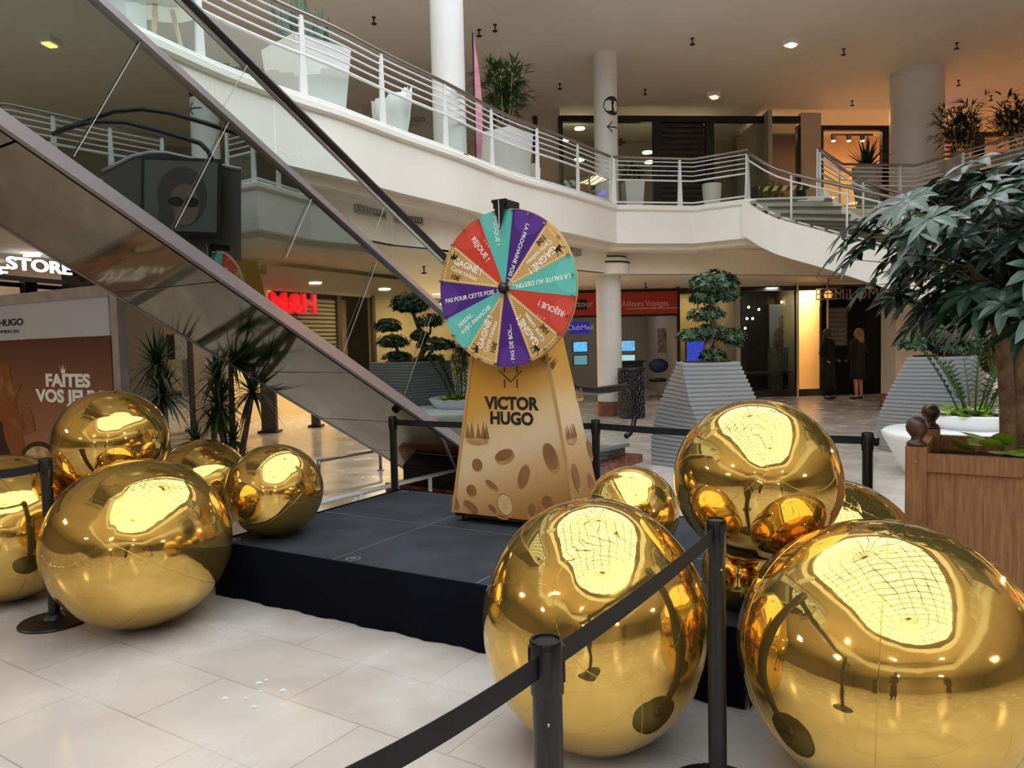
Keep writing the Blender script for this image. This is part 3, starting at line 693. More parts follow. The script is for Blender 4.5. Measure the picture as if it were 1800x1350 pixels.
t = thing('window_shutter', 'narrow orange-lit slatted shutter left of the thick upper column', 'shutter', on(1568,350,UP,UN))
for k in range(16):
    y = 236+k*8.5; b = MB(True); panel(b,UP,UN,1560,y,1600,y+3,.04,.0); make('slat', b, bpy.data.materials['slat_brown'], t)
t = thing('shop_sign', 'violet lit letters beside the thick upper column', 'sign', on(1638,275,UP,UN))
b = MB(True); textpx(b,UP,UN,1640,259,'odon',12,.1,0,.02,.04); textpx(b,UP,UN,1640,270,'oma',7,.1,0,.02,.04); make('lettering', b, 'led_violet', t)
t = thing('track_light', 'black track with three spotlights in the orange-lit shop', 'track light', on(1500,238,(0,20.6,0),UN))
b = MB(True); panel(b,(0,20.6,0),UN,1462,235,1535,238,.04); make('track', b, 'black', t)
for x in (1465,1492,1516):
    o = on(x,243,(0,20.6,0),UN); b = MB(True); b.lathe([(.05,-.07),(.07,.07),(.03,.1)],10,0,o); h_ = make('spot_head', b, 'black', t)
    b = MB(True); b.ball((o.x,o.y,o.z-.07),.055,8,6,0,(1,1,.5)); make('bulb', b, 'lamp_white', h_)
# recessed discs in the upper shop
for i,(x,y) in enumerate(((1019,226),(1138,268),(1142,285),(1225,245),(1205,301),(1337,238),(1018,281),(992,246))):
    o = on(x,y,(0,20.4,0),UN); b = MB(); b.lathe([(.13,-.02),(.14,0),(.13,.02)],16,0,o)
    one('disc_lamp', b, 'lamp_white', ['round ceiling lamp left of the toilet-sign column','round lamp just left of the louvred bay, upper of two','round lamp just left of the louvred bay, lower of two','round lamp shining through the louvred bay, upper one','round lamp shining through the louvred bay, lower one','round lamp in the mauve shop window','low round lamp left of the toilet-sign column','small round lamp by the first dark window post'][i],'lamp','round lamps in the upper shop')
t = thing('shop_sign', 'curly brown shop sign in the upper window right of the sign column', 'sign', on(1085,290,(0,20,0),UN))
b = MB(True); textpx(b,(0,20,0),UN,1084,248,'ous-',17,.0,0,.03,.04,.8); make('lettering', b, mat('sign_brown',(110,62,48),.5), t)
# hoarding with centre name
t = thing('hoarding_panel', 'grey hoarding with small VICTOR HUGO lettering behind the upper balcony', 'hoarding', on(735,235,(0,15.5,0),(0,-1,0)))
b = MB(True); panel(b,(0,15.5,0),(0,-1,0),640,182,762,380,.06); make('panel', b, mat('hoarding_grey',(120,108,100),.6), t)
b = MB(True); textpx(b,(0,15.5,0),(0,-1,0),748,210.5,'VICTOR HUGO',8.5,.01,0,.03,.01,1.15,'RIGHT'); textpx(b,(0,15.5,0),(0,-1,0),741,220,'CENTRE COMMERCIAL',4,.01,0,0,.01,1.1,'RIGHT'); make('lettering', b, 'text_black', t)
# column signs
def column_sign(cx, cy, r, a0, zc, icons, label, cc=True):
    t = thing('column_sign', label, 'sign', (cx,cy,zc-.5)); b = MB(True); mi = 0
    b2 = MB(True)
    def arcbox(a1, a2, z1, z2, rr, m_, mb):
        rings = [[(cx+q*math.cos(a), cy+q*math.sin(a), z) for q, z in ((rr,z1),(rr+.004,z1),(rr+.004,z2),(rr,z2))] for a in [a1+(a2-a1)*k/8 for k in range(9)]]
        mb.loft(rings, m_)
    if icons == 'round':
        n = 24
        pts = [(a0+.19/r*math.cos(2*PI*k/n), zc+.19*math.sin(2*PI*k/n)) for k in range(n)]
        ctr = (cx+(r+.006)*math.cos(a0), cy+(r+.006)*math.sin(a0), zc)
        q = [ctr]+[(cx+(r+.006)*math.cos(a), cy+(r+.006)*math.sin(a), z) for a, z in pts]
        b.add(q, [(0,1+k,1+(k+1)%n) for k in range(n)])
        for s_ in (-1,1):
            c_ = a0+s_*.05/r
            arcbox(c_-.022/r,c_+.022/r,zc-.1,zc+.05,r+.008,0,b2); arcbox(c_-.018/r,c_+.018/r,zc+.06,zc+.1,r+.008,0,b2)
        za = zc-.42; arcbox(a0-.12/r,a0+.14/r,za-.012,za+.012,r+.002,0,b)
        for s_ in (-1,1):
            e = 1
            for k in range(5):
                arcbox(a0-(.12-.025*k)/r-.012/r, a0-(.12-.025*k)/r+.014/r, za+s_*.024*k-.014, za+s_*.024*k+.014, r+.002, 0, b)
    else:
        for off in (-.22,.22):
            arcbox(a0+(off-.17)/r,a0+(off+.17)/r,zc-.17,zc+.17,r+.002,0,b)
        for s_ in (-.05,.05):
            c_ = a0+(-.22+s_)/r; arcbox(c_-.02/r,c_+.02/r,zc-.1,zc+.04,r+.008,0,b2); arcbox(c_-.016/r,c_+.016/r,zc+.05,zc+.085,r+.008,0,b2)
        c_ = a0+.22/r
        for k in range(10):
            a = 2*PI*k/10; arcbox(c_+(.055*math.cos(a)-.01)/r,c_+(.055*math.cos(a)+.01)/r,zc-.05+.055*math.sin(a)-.01,zc-.05+.055*math.sin(a)+.01,r+.008,0,b2)
        arcbox(c_-.012/r,c_+.012/r,zc-.03,zc+.06,r+.008,0,b2); arcbox(c_-.015/r,c_+.015/r,zc+.07,zc+.1,r+.008,0,b2)
        za = zc-.38
        for sg in (-1,1):
            arcbox(a0+min(sg*.08,sg*.34)/r,a0+max(sg*.08,sg*.34)/r,za-.012,za+.012,r+.002,0,b)
            for s_ in (-1,1):
                for k in range(5):
                    c2_ = sg*(.34-.022*k); arcbox(a0+(c2_-.013)/r,a0+(c2_+.013)/r,za+s_*.024*k-.014,za+s_*.024*k+.014,r+.002,0,b)
    make('sign_face', b, 'text_black', t); make('pictogram', b2, 'text_white', t)
column_sign(2.03,15.9,.24,math.atan2(-15.9,-2.03)+.62,6.25,'round','round toilet pictogram and arrow on the upper column above the prize wheel')
column_sign(7.72,4.75,.24,math.atan2(6.885-4.75,-.51-7.72)+.1,6.15,'square','toilet and wheelchair pictograms with arrows, seen mirrored in the escalator side')
column_sign(7.9,4.9,.24,math.atan2(6.885-4.9,-.51-7.9)+.2,3.05,'round','round toilet pictogram on the lower column, seen mirrored in the escalator side')
# vents on the bulkhead
def vent(x0,y0,x1,y1,a,c,label):
    a, c = V((*a,0)), V((*c,0)); n = V((c.y-a.y, -(c.x-a.x), 0)).normalized()
    t = thing('air_vent', label, 'vent', on((x0+x1)/2,y1,a,n), 0, 'vents on the bulkhead under the balcony')
    b = MB(True); panel(b,a,n,x0,y0,x1,y1,.02,.03); make('vent_frame', b, 'grey_trim', t)
    b = MB(True); panel(b,a,n,x0+3,y0+3,x1-3,y1-3,.02,.038); make('vent_back', b, 'vent_dark', t)
    b = MB(True); k = 12
    for i in range(k):
        xx = x0+4+(x1-x0-8)*i/k; panel(b,a,n,xx,y0+3.5,xx+(x1-x0)/k*.35,y1-3.5,.02,.05)
    make('louvres', b, 'grey_trim', t)
vent(622,350,676,380,(-1.93,9.4),(-1.5,10.35),'long grey louvred vent, left one of a close pair under the balcony')
vent(690,366,742,394,(-1.5,10.35),(-.93,10.95),'grey louvred vent right beside the escalator handrail, second of the pair')
vent(998,432,1023,452,(-.1,12.6),(1.05,14.3),'small grey louvred vent right of the prize wheel')
# ceiling fittings
def sprinkler(x, y, z, label, grp):
    o = at_z(x,y,z); t = thing('sprinkler', label, 'sprinkler', (o.x,o.y,z-.14), 0, grp)
    b = MB(True); b.lathe([(.035,-.015),(.035,0)],10,0,(o.x,o.y,z)); b.lathe([(.012,-.1),(.014,0)],6,0,(o.x,o.y,z)); make('pipe', b, 'black', t)
    b = MB(True); b.lathe([(.04,-.13),(.055,-.115),(.02,-.1)],10,0,(o.x,o.y,z)); make('deflector', b, 'black', t)
sp_l = ['left of the tall left column','just right of the tall left column','small one between column and plant','high in the middle, above the sign column','right of the second ceiling lamp','over the palm planter','right of the sign column','far right end near the top','between square lamp and thick column','near the stair top','right of the thick column','close over the far right shrubs','low, right of the thick column']
for i,(x,y) in enumerate(((657,30),(870,43),(842,52),(1217,67),(1742,508-340),(984,147),(1134,157),(1682,75),(1483,86),(1498,177),(1685,141),(1677,189),(1040,150))[:12]):
    sprinkler(x,y,Z2,'black ceiling sprinkler '+sp_l[i],'ceiling sprinklers')
for i,(x,y) in enumerate(((1135,497),(745,468),(960,496))): sprinkler(x,y,ZB,['small sprinkler in front of the travel agency','small sprinkler over the left clipped tree','small sprinkler behind the prize wheel'][i],'low ceiling sprinklers')
def sqlamp(x,y,z,label,m_='lamp_warm',s_=.24,rz=.5):
    o = at_z(x,y,z); t = thing('ceiling_lamp', label, 'lamp', (o.x,o.y,z-.1), rz, 'square ceiling lamps')
    b = MB(); b.box((0,0,.05),(s_,s_,.1)); make('housing', b, 'white_plastic', t)
    b = MB(); b.box((0,0,-.01),(s_*.75,s_*.5,.03)); make('lamp_glass', b, m_, t)
sqlamp(1390,70,Z2,'square ceiling lamp with a round light, highest in the picture','lamp_white'); sqlamp(1255,163,Z2,'yellowish square ceiling lamp above the balcony corner','lamp_warm',.26,1.0)
for (x,y,lb) in ((87,68,'warm square lamp on the ceiling seen in the mirrored escalator side'),):
    PMn = V((.82,-.573,0)); P1 = V((-.51,6.885,0)); v_ = at_z(x,y,Z2); d_ = (v_-P1).dot(PMn); r_ = v_-2*d_*PMn
    t = thing('ceiling_lamp', lb, 'lamp', (r_.x,r_.y,Z2-.1), .5, 'square ceiling lamps'); b = MB(); b.box((0,0,.05),(.3,.3,.1)); make('housing', b, 'white_plastic', t); b = MB(); b.box((0,0,-.01),(.22,.15,.03)); make('lamp_glass', b, 'lamp_warm', t)
for x,y,lb in ((1408,499,'warm downlight left of the hanging lamp by the jeweller'),(1450,498,'warm downlight right above the hanging lamp by the jeweller'),(932,196,'warm ceiling lamp just right of the balcony palm')):
    z = ZB if y > 400 else Z2; o = at_z(x,y,z); b = MB(); b.lathe([(.12,-.04),(.14,0),(.14,.02)],16,0,o); one('downlight', b, 'lamp_warm', lb, 'lamp')
MIR = True
for x,y,lb in ((464,506,'warm downlight seen mirrored above the H&M letters, upper one'),(466,513,'warm downlight seen mirrored above the H&M letters, lower one')):
    o = at_z(x,y,ZB); b = MB(); b.lathe([(.12,-.04),(.14,0),(.14,.02)],16,0,o); one('downlight', b, 'lamp_warm', lb, 'lamp')
MIR = False
p = at_z(1456,509,2.62); t = thing('pendant_lamp', 'boxy cage pendant lamp hanging by the jeweller', 'lamp', (p.x,p.y,2.4))
b = MB(True)
for dz in (0,.12,.24): b.box((p.x,p.y,2.4+dz),(.42,.42,.02))
for sx in (-.2,-.1,0,.1,.2): b.box((p.x+sx,p.y-.2,2.52),(.015,.015,.24)); b.box((p.x+sx,p.y+.2,2.52),(.015,.015,.24))
make('cage', b, 'rail_steel', t); b = MB(True); b.ball((p.x,p.y,2.5),.1,10,8); make('bulb', b, mat('amber_bulb',(220,160,90),.4,emit=(255,170,90),estr=.8), t, True)
b = MB(True); b.lathe([(.01,2.64),(.01,ZB)],6,0,(p.x,p.y,0)); make('cord', b, 'black', t)
# ================================================================== CURVED STAIRS
SO = [(4.47,14.62,4.1),(4.91,14.2,3.68),(5.75,13.85,3.34),(6.35,13.3,3.02),(6.9,12.6,2.66),(7.05,11.7,2.28),(7.45,10.95,1.9),(8.2,10.4,1.5),(9.2,10.1,1.08),(10.2,10.05,.66),(11.4,10.1,.14)]
SI = [(5.9,14.5,4.1),(6.4,14.5,3.68),(7.0,14.4,3.34),(7.7,14.0,3.02),(8.3,13.2,2.66),(8.55,12.5,2.28),(8.9,12.1,1.9),(9.3,11.8,1.5),(9.8,11.65,1.08),(10.5,11.6,.66),(11.4,11.6,.14)]
so = catmull(SO, 3); si = catmull(SI, 3)
st = thing('curved_staircase', 'curved white staircase sweeping down behind the leafy tree', 'staircase', (6.1,11,0))
def strg(path, sgn, lo, hi, th=.12):
    b = MB(True); rings = []
    for i, p in enumerate(path):
        d = path[min(i+1,len(path)-1)]-path[max(i-1,0)]; d.z = 0; d.normalize(); n_ = V((d.y,-d.x,0))*sgn
        rings.append([p+V((0,0,max(lo,-p.z))), p+n_*th+V((0,0,max(lo,-p.z))), p+n_*th+V((0,0,hi)), p+V((0,0,hi))])
    b.loft(rings); return b
make('outer_stringer', strg(so, 1, -.62, .03), 'white_paint', st, 'auto')
make('inner_stringer', strg(si, -1, -.4, .18), 'white_paint', st, 'auto')
b = MB(True); b.loft([[a+V((0,0,max(-.45,-a.z))), c+V((0,0,max(-.45,-a.z))), c+V((0,0,-.12)), a+V((0,0,-.12))] for a, c in zip(so, si)]); make('soffit_slab', b, 'cream_paint', st, 'auto')
ro = resample(SO, .27); n_ = len(ro)
ri = resample(SI, (sum((V(SI[k+1])-V(SI[k])).length for k in range(len(SI)-1)))/(n_-1))
for i in range(min(len(ro),len(ri))-1):
    a, c = ro[i][0], ri[i][0]; a2, c2 = ro[i+1][0], ri[i+1][0]; z = a.z
    if z < .1: break
    b = MB(True)
    q = [(a.x,a.y,z-.06),(c.x,c.y,z-.06),(c2.x,c2.y,z-.06),(a2.x,a2.y,z-.06),(a.x,a.y,z),(c.x,c.y,z),(c2.x,c2.y,z),(a2.x,a2.y,z)]
    b.add(q,[(0,1,2,3),(4,7,6,5),(0,4,5,1),(1,5,6,2),(2,6,7,3),(3,7,4,0)])
    b.seg((a2.x,a2.y,z+.0),(c2.x,c2.y,z+.0),.04,.02,1); make('tread', b, ['concrete','rail_steel'], st)
    if i+1 < len(ro):
        b = MB(True); b.add([(a2.x,a2.y,z),(c2.x,c2.y,z),(c2.x,c2.y,a2.z-.06),(a2.x,a2.y,a2.z-.06)],[(0,1,2,3)]); make('riser', b, 'grey_trim', st)
def stair_rail(path, label, inset, low=None):
    p = offset(path, inset); mid = p[len(p)//3]
    t = thing('stair_railing', label, 'railing', tuple(mid))
    up = lambda z: [q+V((0,0,z)) for q in p]
    b = MB(True); b.tube(up(.93), .03, 8); make('handrail', b, 'rail_steel', t, True)
    b = MB(True); b.tube(up(.80), .018, 6); make('rail_bar', b, 'rail_white', t, True)
    b = MB(True); b.tube(up(.09), .018, 6); make('bottom_rail', b, 'rail_white', t, True)
    b = MB(True); b.loft([[tuple(q+V((0,0,.1))), tuple(q+V((0,0,.79)))] for q in p], 0, False, False); make('glass_panel', b, 'glass', t)
    for q, d in resample(p, 1.05):
        b = MB(True); b.tube([q+V((0,0,.0)), q+V((0,0,.90))], .022, 6); make('rail_post', b, 'rail_white', t, True)
stair_rail(so, 'white outer railing with steel handrail following the curved staircase', -.05)
stair_rail(si, 'inner railing of the curved staircase, looping in from the upper landing', -.16)
t = thing('barrier_board', 'yellow and black striped barrier board across the stair head', 'barrier', (5.1,14.85,Z1))
b = MB(True)
for k in range(12):
    a0 = (4.72+k*.085, 14.92-k*.008); b.add([(a0[0],a0[1],Z1+.18),(a0[0]+.085,a0[1]-.008,Z1+.20),(a0[0]+.135,a0[1]-.008,Z1+.29),(a0[0]+.05,a0[1],Z1+.27),(a0[0],a0[1]+.02,Z1+.18),(a0[0]+.085,a0[1]+.012,Z1+.20),(a0[0]+.135,a0[1]+.012,Z1+.29),(a0[0]+.05,a0[1]+.02,Z1+.27)],[(0,1,2,3),(7,6,5,4),(0,4,5,1),(3,2,6,7)],k%2)
make('striped_board', b, ['hazard_yellow','black'], t)
for x_ in (4.75,5.65):
    b = MB(True); b.box((x_,14.92,Z1+.14),(.04,.3,.28)); make('stand', b, 'black', t)
# ================================================================== ESCALATOR
EU = V((-.573,-.82,0)).normalized(); EN = V((.82,-.573,0)).normalized(); E0 = V((-.5094,6.885,0)); TA = .577; EW = 1.33
def ep(s, z, w=0): return E0+EU*s-EN*w+V((0,0,z))
es = thing('escalator', 'mirror-clad escalator with glass balustrade and black handrail rising to upper left', 'escalator', tuple(ep(-1,0,.7)))
sA = 4.9
def side(w0, w1):
    top = [(-3.35,.22),(-2.6,.26),(-2.2,.48),(sA,1.75+TA*sA),(sA+.6,1.75+TA*sA+.15),(sA+1.6,1.75+TA*sA+.15)]
    bot = [(sA+1.6,.72+TA*sA),(sA,.72+TA*sA),(-1.02,.13),(-1.1,.10),(-3.35,.10)]
    b = MB(True); poly = top+bot
    b.loft([[ep(s,z,w0) for s,z in poly],[ep(s,z,w1) for s,z in poly]]); return b
make('side_cladding', side(0,.06), 'mirror_side', es); make('side_cladding', side(EW,EW-.06), 'mirror_side', es)
# underside, mirror panels with joints
SU0, SU1 = -1.02, sA+.5
joints = [-1.02,-.25,.42,1.25,2.35,3.5,4.5,5.4]
for i in range(len(joints)-1):
    a, c = joints[i]+.006, joints[i+1]-.006; b = MB(True)
    zf = lambda s: .70+TA*s-.05
    b.add([ep(a,zf(a),.03),ep(c,zf(c),.03),ep(c,zf(c),EW-.03),ep(a,zf(a),EW-.03),ep(a,zf(a)+.03,.03),ep(c,zf(c)+.03,.03),ep(c,zf(c)+.03,EW-.03),ep(a,zf(a)+.03,EW-.03)],[(0,3,2,1),(4,5,6,7),(0,1,5,4),(1,2,6,5),(2,3,7,6),(3,0,4,7)])
    make('soffit_panel', b, 'mirror_under', es)
b = MB(True); b.add([ep(-1,.05+.06,.06),ep(sA+.5,.72+TA*(sA+.5),.06),ep(sA+.5,.72+TA*(sA+.5),EW-.06),ep(-1,.05+.06,EW-.06)],[(0,1,2,3)]); make('soffit_back', b, 'black', es)
for w_ in (-.015, EW+.015):      # edge frames
    b = MB(True); s_ = -.012 if w_ < 0 else .012
    b.seg(ep(-1.0,.70+TA*-1.0-.005,w_),ep(sA+1,.70+TA*(sA+1)-.005,w_),.05,.075); make('edge_frame', b, 'steel_frame', es)
    b = MB(True); b.seg(ep(-2.2,.49,w_),ep(sA,1.77+TA*sA,w_),.05,.04); b.seg(ep(-3.4,.24,w_),ep(-2.55,.27,w_),.05,.04); b.seg(ep(-2.55,.27,w_),ep(-2.2,.49,w_),.05,.04); b.seg(ep(sA,1.77+TA*sA,w_),ep(sA+1.6,1.9+TA*sA,w_),.05,.04); make('deck_trim', b, 'steel_frame', es)
def hr_path(w_, off=0):
    zt = .98-off; zb = .34; q = []
    c = -3.45; R = (zt-zb)/2
    for k in range(9): a = -PI/2-PI*k/8; q.append(ep(c+ (R*.8)*math.cos(a), (zt+zb)/2+R*math.sin(a)*1.0, w_))
    q += [ep(-2.7,zt,w_), ep(-2.42,zt+.03,w_), ep(-2.15,2.29-off+TA*-2.15,w_)]
    q += [ep(sA,2.29-off+TA*sA,w_), ep(sA+.4,2.29-off+TA*(sA+.3),w_), ep(sA+1.6,2.29-off+TA*(sA+.35),w_)]
    # straight-line the loop so that it bulges away from the stairs
    return q
for w_ in (.03, EW-.03):
    p = hr_path(w_); p2 = []
    for a, c in zip(p[:-1], p[1:]): p2.append(a)
    p2.append(p[-1])
    b = MB(True); b.tube(p2, .036, 8); make('handrail', b, 'rubber', es, True)
    b = MB(True); b.tube([q-V((0,0,.045)) for q in hr_path(w_)[8:]], .018, 6); make('handrail_guide', b, 'chrome', es, True)
    zt = lambda s: (2.25+TA*s) if s > -2.15 else .94
    zb = lambda s: (1.78+TA*s) if s > -2.2 else .27
    js = [-3.5,-2.4,-.42,.72,1.85,3.0,4.15,sA]
    for i in range(len(js)-1):
        a, c = js[i]+.004, js[i+1]-.004; b = MB(True); n = 6
        ss = [a+(c-a)*k/n for k in range(n+1)]
        b.loft([[tuple(ep(s,zb(s),w_)),tuple(ep(s,zt(s),w_))] for s in ss],0,False,False); make('balustrade_glass', b, 'glass_deep', es)
for s0, s1 in ((3.25,2.3),(2.1,1.2),(1.0,.15)):   # thin joint rods, leaning across the side
    pass
for (x0,y0,x1,y1) in ((435,115,390,192),(249,70,130,275),(403,213,308,400),(548,350,503,453),(675,365,650,436),(663,460,604,618),(758,556,710,697)):
    b = MB(True); b.tube([on(x0,y0,E0+EN*.02,EN),on(x1,y1,E0+EN*.02,EN)],.0028,6); make('joint_rod', b, 'rail_steel', es)
# steps glimpsed inside
for i in range(22):
    s = -2.2+i*.33; b = MB(True); z = 1.42+TA*s
    if z < .24: continue
    b.add([ep(s,z,.12),ep(s+.33,z,.12),ep(s+.33,z,EW-.12),ep(s,z,EW-.12),ep(s,z-.2,.12),ep(s+.33,z-.2,.12),ep(s+.33,z-.2,EW-.12),ep(s,z-.2,EW-.12)],[(0,1,2,3),(7,6,5,4),(4,5,1,0),(5,6,2,1),(6,7,3,2),(7,4,0,3)]); make('escalator_step', b, 'rail_steel', es)
b = MB(True); b.add([ep(-3.3,.235,.08),ep(-2.2,.235,.08),ep(-2.2,.235,EW-.08),ep(-3.3,.235,EW-.08),ep(-3.3,.1,.08),ep(-2.2,.1,.08),ep(-2.2,.1,EW-.08),ep(-3.3,.1,EW-.08)],[(0,1,2,3),(7,6,5,4),(4,5,1,0),(5,6,2,1),(6,7,3,2),(7,4,0,3)]); make('landing_plate', b, 'concrete', es)
# red marble plinth below the truss
b = MB()
def plq(s0,s1,w0,w1,z0,z1,mb,mi=0): mb.add([ep(s0,z0,w0),ep(s1,z0,w0),ep(s1,z0,w1),ep(s0,z0,w1),ep(s0,z1,w0),ep(s1,z1,w0),ep(s1,z1,w1),ep(s0,z1,w1)],[(0,3,2,1),(4,5,6,7),(0,1,5,4),(1,2,6,5),(2,3,7,6),(3,0,4,7)],mi)
plq(-3.6,-.55,-.12,EW+.12,0,.1,b); struct('trim_10', b, 'red_marble')
b = MB(); plq(-1.05,-.6,.1,EW-.1,.1,.3,b); one('drive_housing', b, 'black', 'black box tucked under the foot of the escalator', 'machine box')
# slim pipe frame reflected/standing under the soffit is the guard rail below
def low_rail(pts, h, r, label, m_):
    t = thing('guard_rail', label, 'railing', (pts[0][0],pts[0][1],0))
    b = MB(True); b.tube([(p[0],p[1],h) for p in pts], r, 8); make('top_rail', b, m_, t, True)
    for q, d in resample([(p[0],p[1],0) for p in pts], .42):
        b = MB(True); b.tube([(q.x,q.y,.01),(q.x,q.y,h)], r*.9, 8); b.lathe([(r*2,0),(r*2,.012)],10,0,(q.x,q.y,0)); make('rail_leg', b, m_, t, True)
a = at_z(560,884,.30); c = at_z(808,824,.30); low_rail([(a.x,a.y),(c.x,c.y)], .30, .022, 'low white tubular guard rail behind the stage', 'rail_white')
def low_rail2(pts, h, r, label, m_, step):
    t = thing('guard_rail', label, 'railing', (pts[0][0],pts[0][1],0))
    b = MB(True); b.tube([(p[0],p[1],h) for p in pts], r, 8); make('top_rail', b, m_, t, True)
    for q, d in resample([(p[0],p[1],0) for p in pts], step):
        b = MB(True); b.tube([(q.x,q.y,.01),(q.x,q.y,h)], r*.9, 8); b.lathe([(r*2,0),(r*2,.012)],10,0,(q.x,q.y,0)); make('rail_leg', b, m_, t, True)
a = at_z(560,810,.26); c = at_z(668,791,.26); low_rail2([(a.x,a.y),(c.x,c.y)], .26, .022, 'low grey tubular guard rail under the escalator', 'rail_steel', 1.0)
# second escalator's curved head, visible in the mirror cladding
def refl(v): d_ = (V(v)-E0).dot(EN); return V(v)-2*d_*EN
t = thing('escalator_balustrade', 'curved black handrail and steel deck of another escalator, seen mirrored', 'balustrade', tuple(refl(at_y(300,270,11.4))))
def vp(pts, Y=11.4): return [refl(at_y(x,y,Y)) for x,y in pts]
b = MB(True); b.tube(vp([(92,234),(130,220),(165,208),(200,196),(250,192),(300,199),(360,216),(420,236)],11.6), .035, 8); make('handrail', b, 'rubber', t, True)
b = MB(True); b.tube(vp([(92,236),(130,222),(168,214),(220,215),(280,230),(330,245),(352,252),(366,266),(374,284)]), .035, 8); make('handrail', b, 'rubber', t, True)
dk = [(180,301),(205,289),(232,275),(262,268),(295,269),(330,277),(380,289),(424,298)]
b = MB(True); b.tube(vp(dk), .03, 6); make('deck_trim', b, 'steel_frame', t, True)
b = MB(True); lo = [(x,y+190) for x,y in dk]; b.loft([[tuple(p),tuple(q)] for p,q in zip(vp(dk),vp(lo))],0,False,False); make('cladding', b, mat('cladding_dark',(86,80,74),.5), t)
# portrait poster on the wall behind, seen in the mirror
t = thing('wall_poster', 'framed poster of a woman in sunglasses, seen mirrored in the escalator side', 'poster', tuple(refl(at_y(310,420,11.0))))
fo = refl(at_y(318,345,11.2)); fx_ = refl(at_y(380,350,11.2))-refl(at_y(250,345,11.2)); fm = frame(fo, -fx_, (0,0,1))
b = MB(True); b.box((0,0,-.02),(1.15,1.1,.03),0,0,fm); make('poster_frame', b, 'dark_frame', t)
b = MB(True); b.box((0,0,0.0),(1.05,1.0,.02),0,0,fm); make('poster_panel', b, mat('poster_dusk',(92,96,94),.4), t)
b = MB(True)
def blob(cx,cy,rx,ry,z,mi): b.prism([(cx+rx*math.cos(2*PI*k/20),cy+ry*math.sin(2*PI*k/20)) for k in range(20)],z,z+.004,mi,fm)
blob(-.02,.0,.36,.42,.012,0); blob(-.06,-.12,.22,.30,.018,1); blob(-.16,-.08,.11,.07,.024,2); blob(.06,-.08,.11,.07,.024,2); blob(.2,-.3,.12,.2,.02,0)
make('portrait', b, [mat('portrait_hair',(70,62,56),.6),mat('portrait_skin',(112,94,84),.5),'black'], t)
# ================================================================== STAGE
SA = V((-1.90,4.865,0)); SU = V((.862,-.507,0)).normalized(); SD = V((.507,.862,0)).normalized()
def sp_(u, v, z=0): return SA+SU*u+SD*v+V((0,0,z))
stg = thing('stage_platform', 'low black carpeted stage platform with a dark cloth skirt', 'stage', tuple(sp_(1.5,.95)))
HZ = .345
NV, dv = 2, .93; UE = [0,.97,1.96,2.96,3.30]; WU = UE[-1]
for i in range(len(UE)-1):
    for j in range(NV):
        b = MB(True); g = .004; q = [sp_(UE[i]+g,j*dv+g),sp_(UE[i+1]-g,j*dv+g),sp_(UE[i+1]-g,(j+1)*dv-g),sp_(UE[i]+g,(j+1)*dv-g)]
        b.prism([(p.x,p.y) for p in q], HZ-.06, HZ); make('deck_panel', b, 'carpet', stg)
for u_ in UE[1:-1]:
    b = MB(True); b.seg(sp_(u_,0.01,HZ-.002),sp_(u_,NV*dv-.01,HZ-.002),.007,.006); make('seam_strip', b, 'seam_metal', stg)
b = MB(True); b.seg(sp_(0.01,dv,HZ-.002),sp_(WU-.01,dv,HZ-.002),.007,.006); make('seam_strip', b, 'seam_metal', stg)
for u,v in ((.06,.06),(1.07,.07),(.97,.07+.0),(.07,NV*dv-.07),(1.07,NV*dv-.07),(2.07,.07)):
    if (u,v) == (.97,.07): continue
    o = sp_(u,v,HZ); b = MB(True); b.lathe([(.045,0),(.045,.002)],20,0,tuple(o)); b.lathe([(.032,.002),(.032,.003)],20,1,tuple(o)); b.lathe([(.02,.003),(.02,.0045)],12,0,tuple(o)); make('corner_lock', b, ['seam_metal','black'], stg)
b = MB(True); n = 60
def skirt(a, c, n, b):
    a, c = V(a), V(c); d = (c-a).normalized(); nn = V((d.y,-d.x,0)); r = []
    for k in range(n+1):
        p = a.lerp(c, k/n); wv = .006*math.sin(k*.9)+.004*math.sin(k*2.3+1)
        r.append([p+nn*.004+V((0,0,HZ+.003)), p+nn*.012+V((0,0,HZ-.01)), p+nn*(.012+wv*.5)+V((0,0,HZ*.5)), p+nn*(.014+wv*1.6)+V((0,0,.004))])
    b.loft(r, 0, False, False)
skirt(sp_(-.02,-.01),sp_(WU+.02,-.01),n,b); skirt(sp_(WU+.02,-.01),sp_(WU+.02,NV*dv+.01),30,b); skirt(sp_(WU+.02,NV*dv+.01),sp_(-.02,NV*dv+.01),n,b); skirt(sp_(-.02,NV*dv+.01),sp_(-.02,-.01),30,b)
make('skirt', b, 'skirt', stg, True)
for u in (.02,WU-.06):
    for v in (.04,NV*dv-.04):
        b = MB(True); b.box(tuple(sp_(u+.02,v,(HZ-.06)/2)),(.05,.05,HZ-.06)); make('support_leg', b, 'seam_metal', stg)
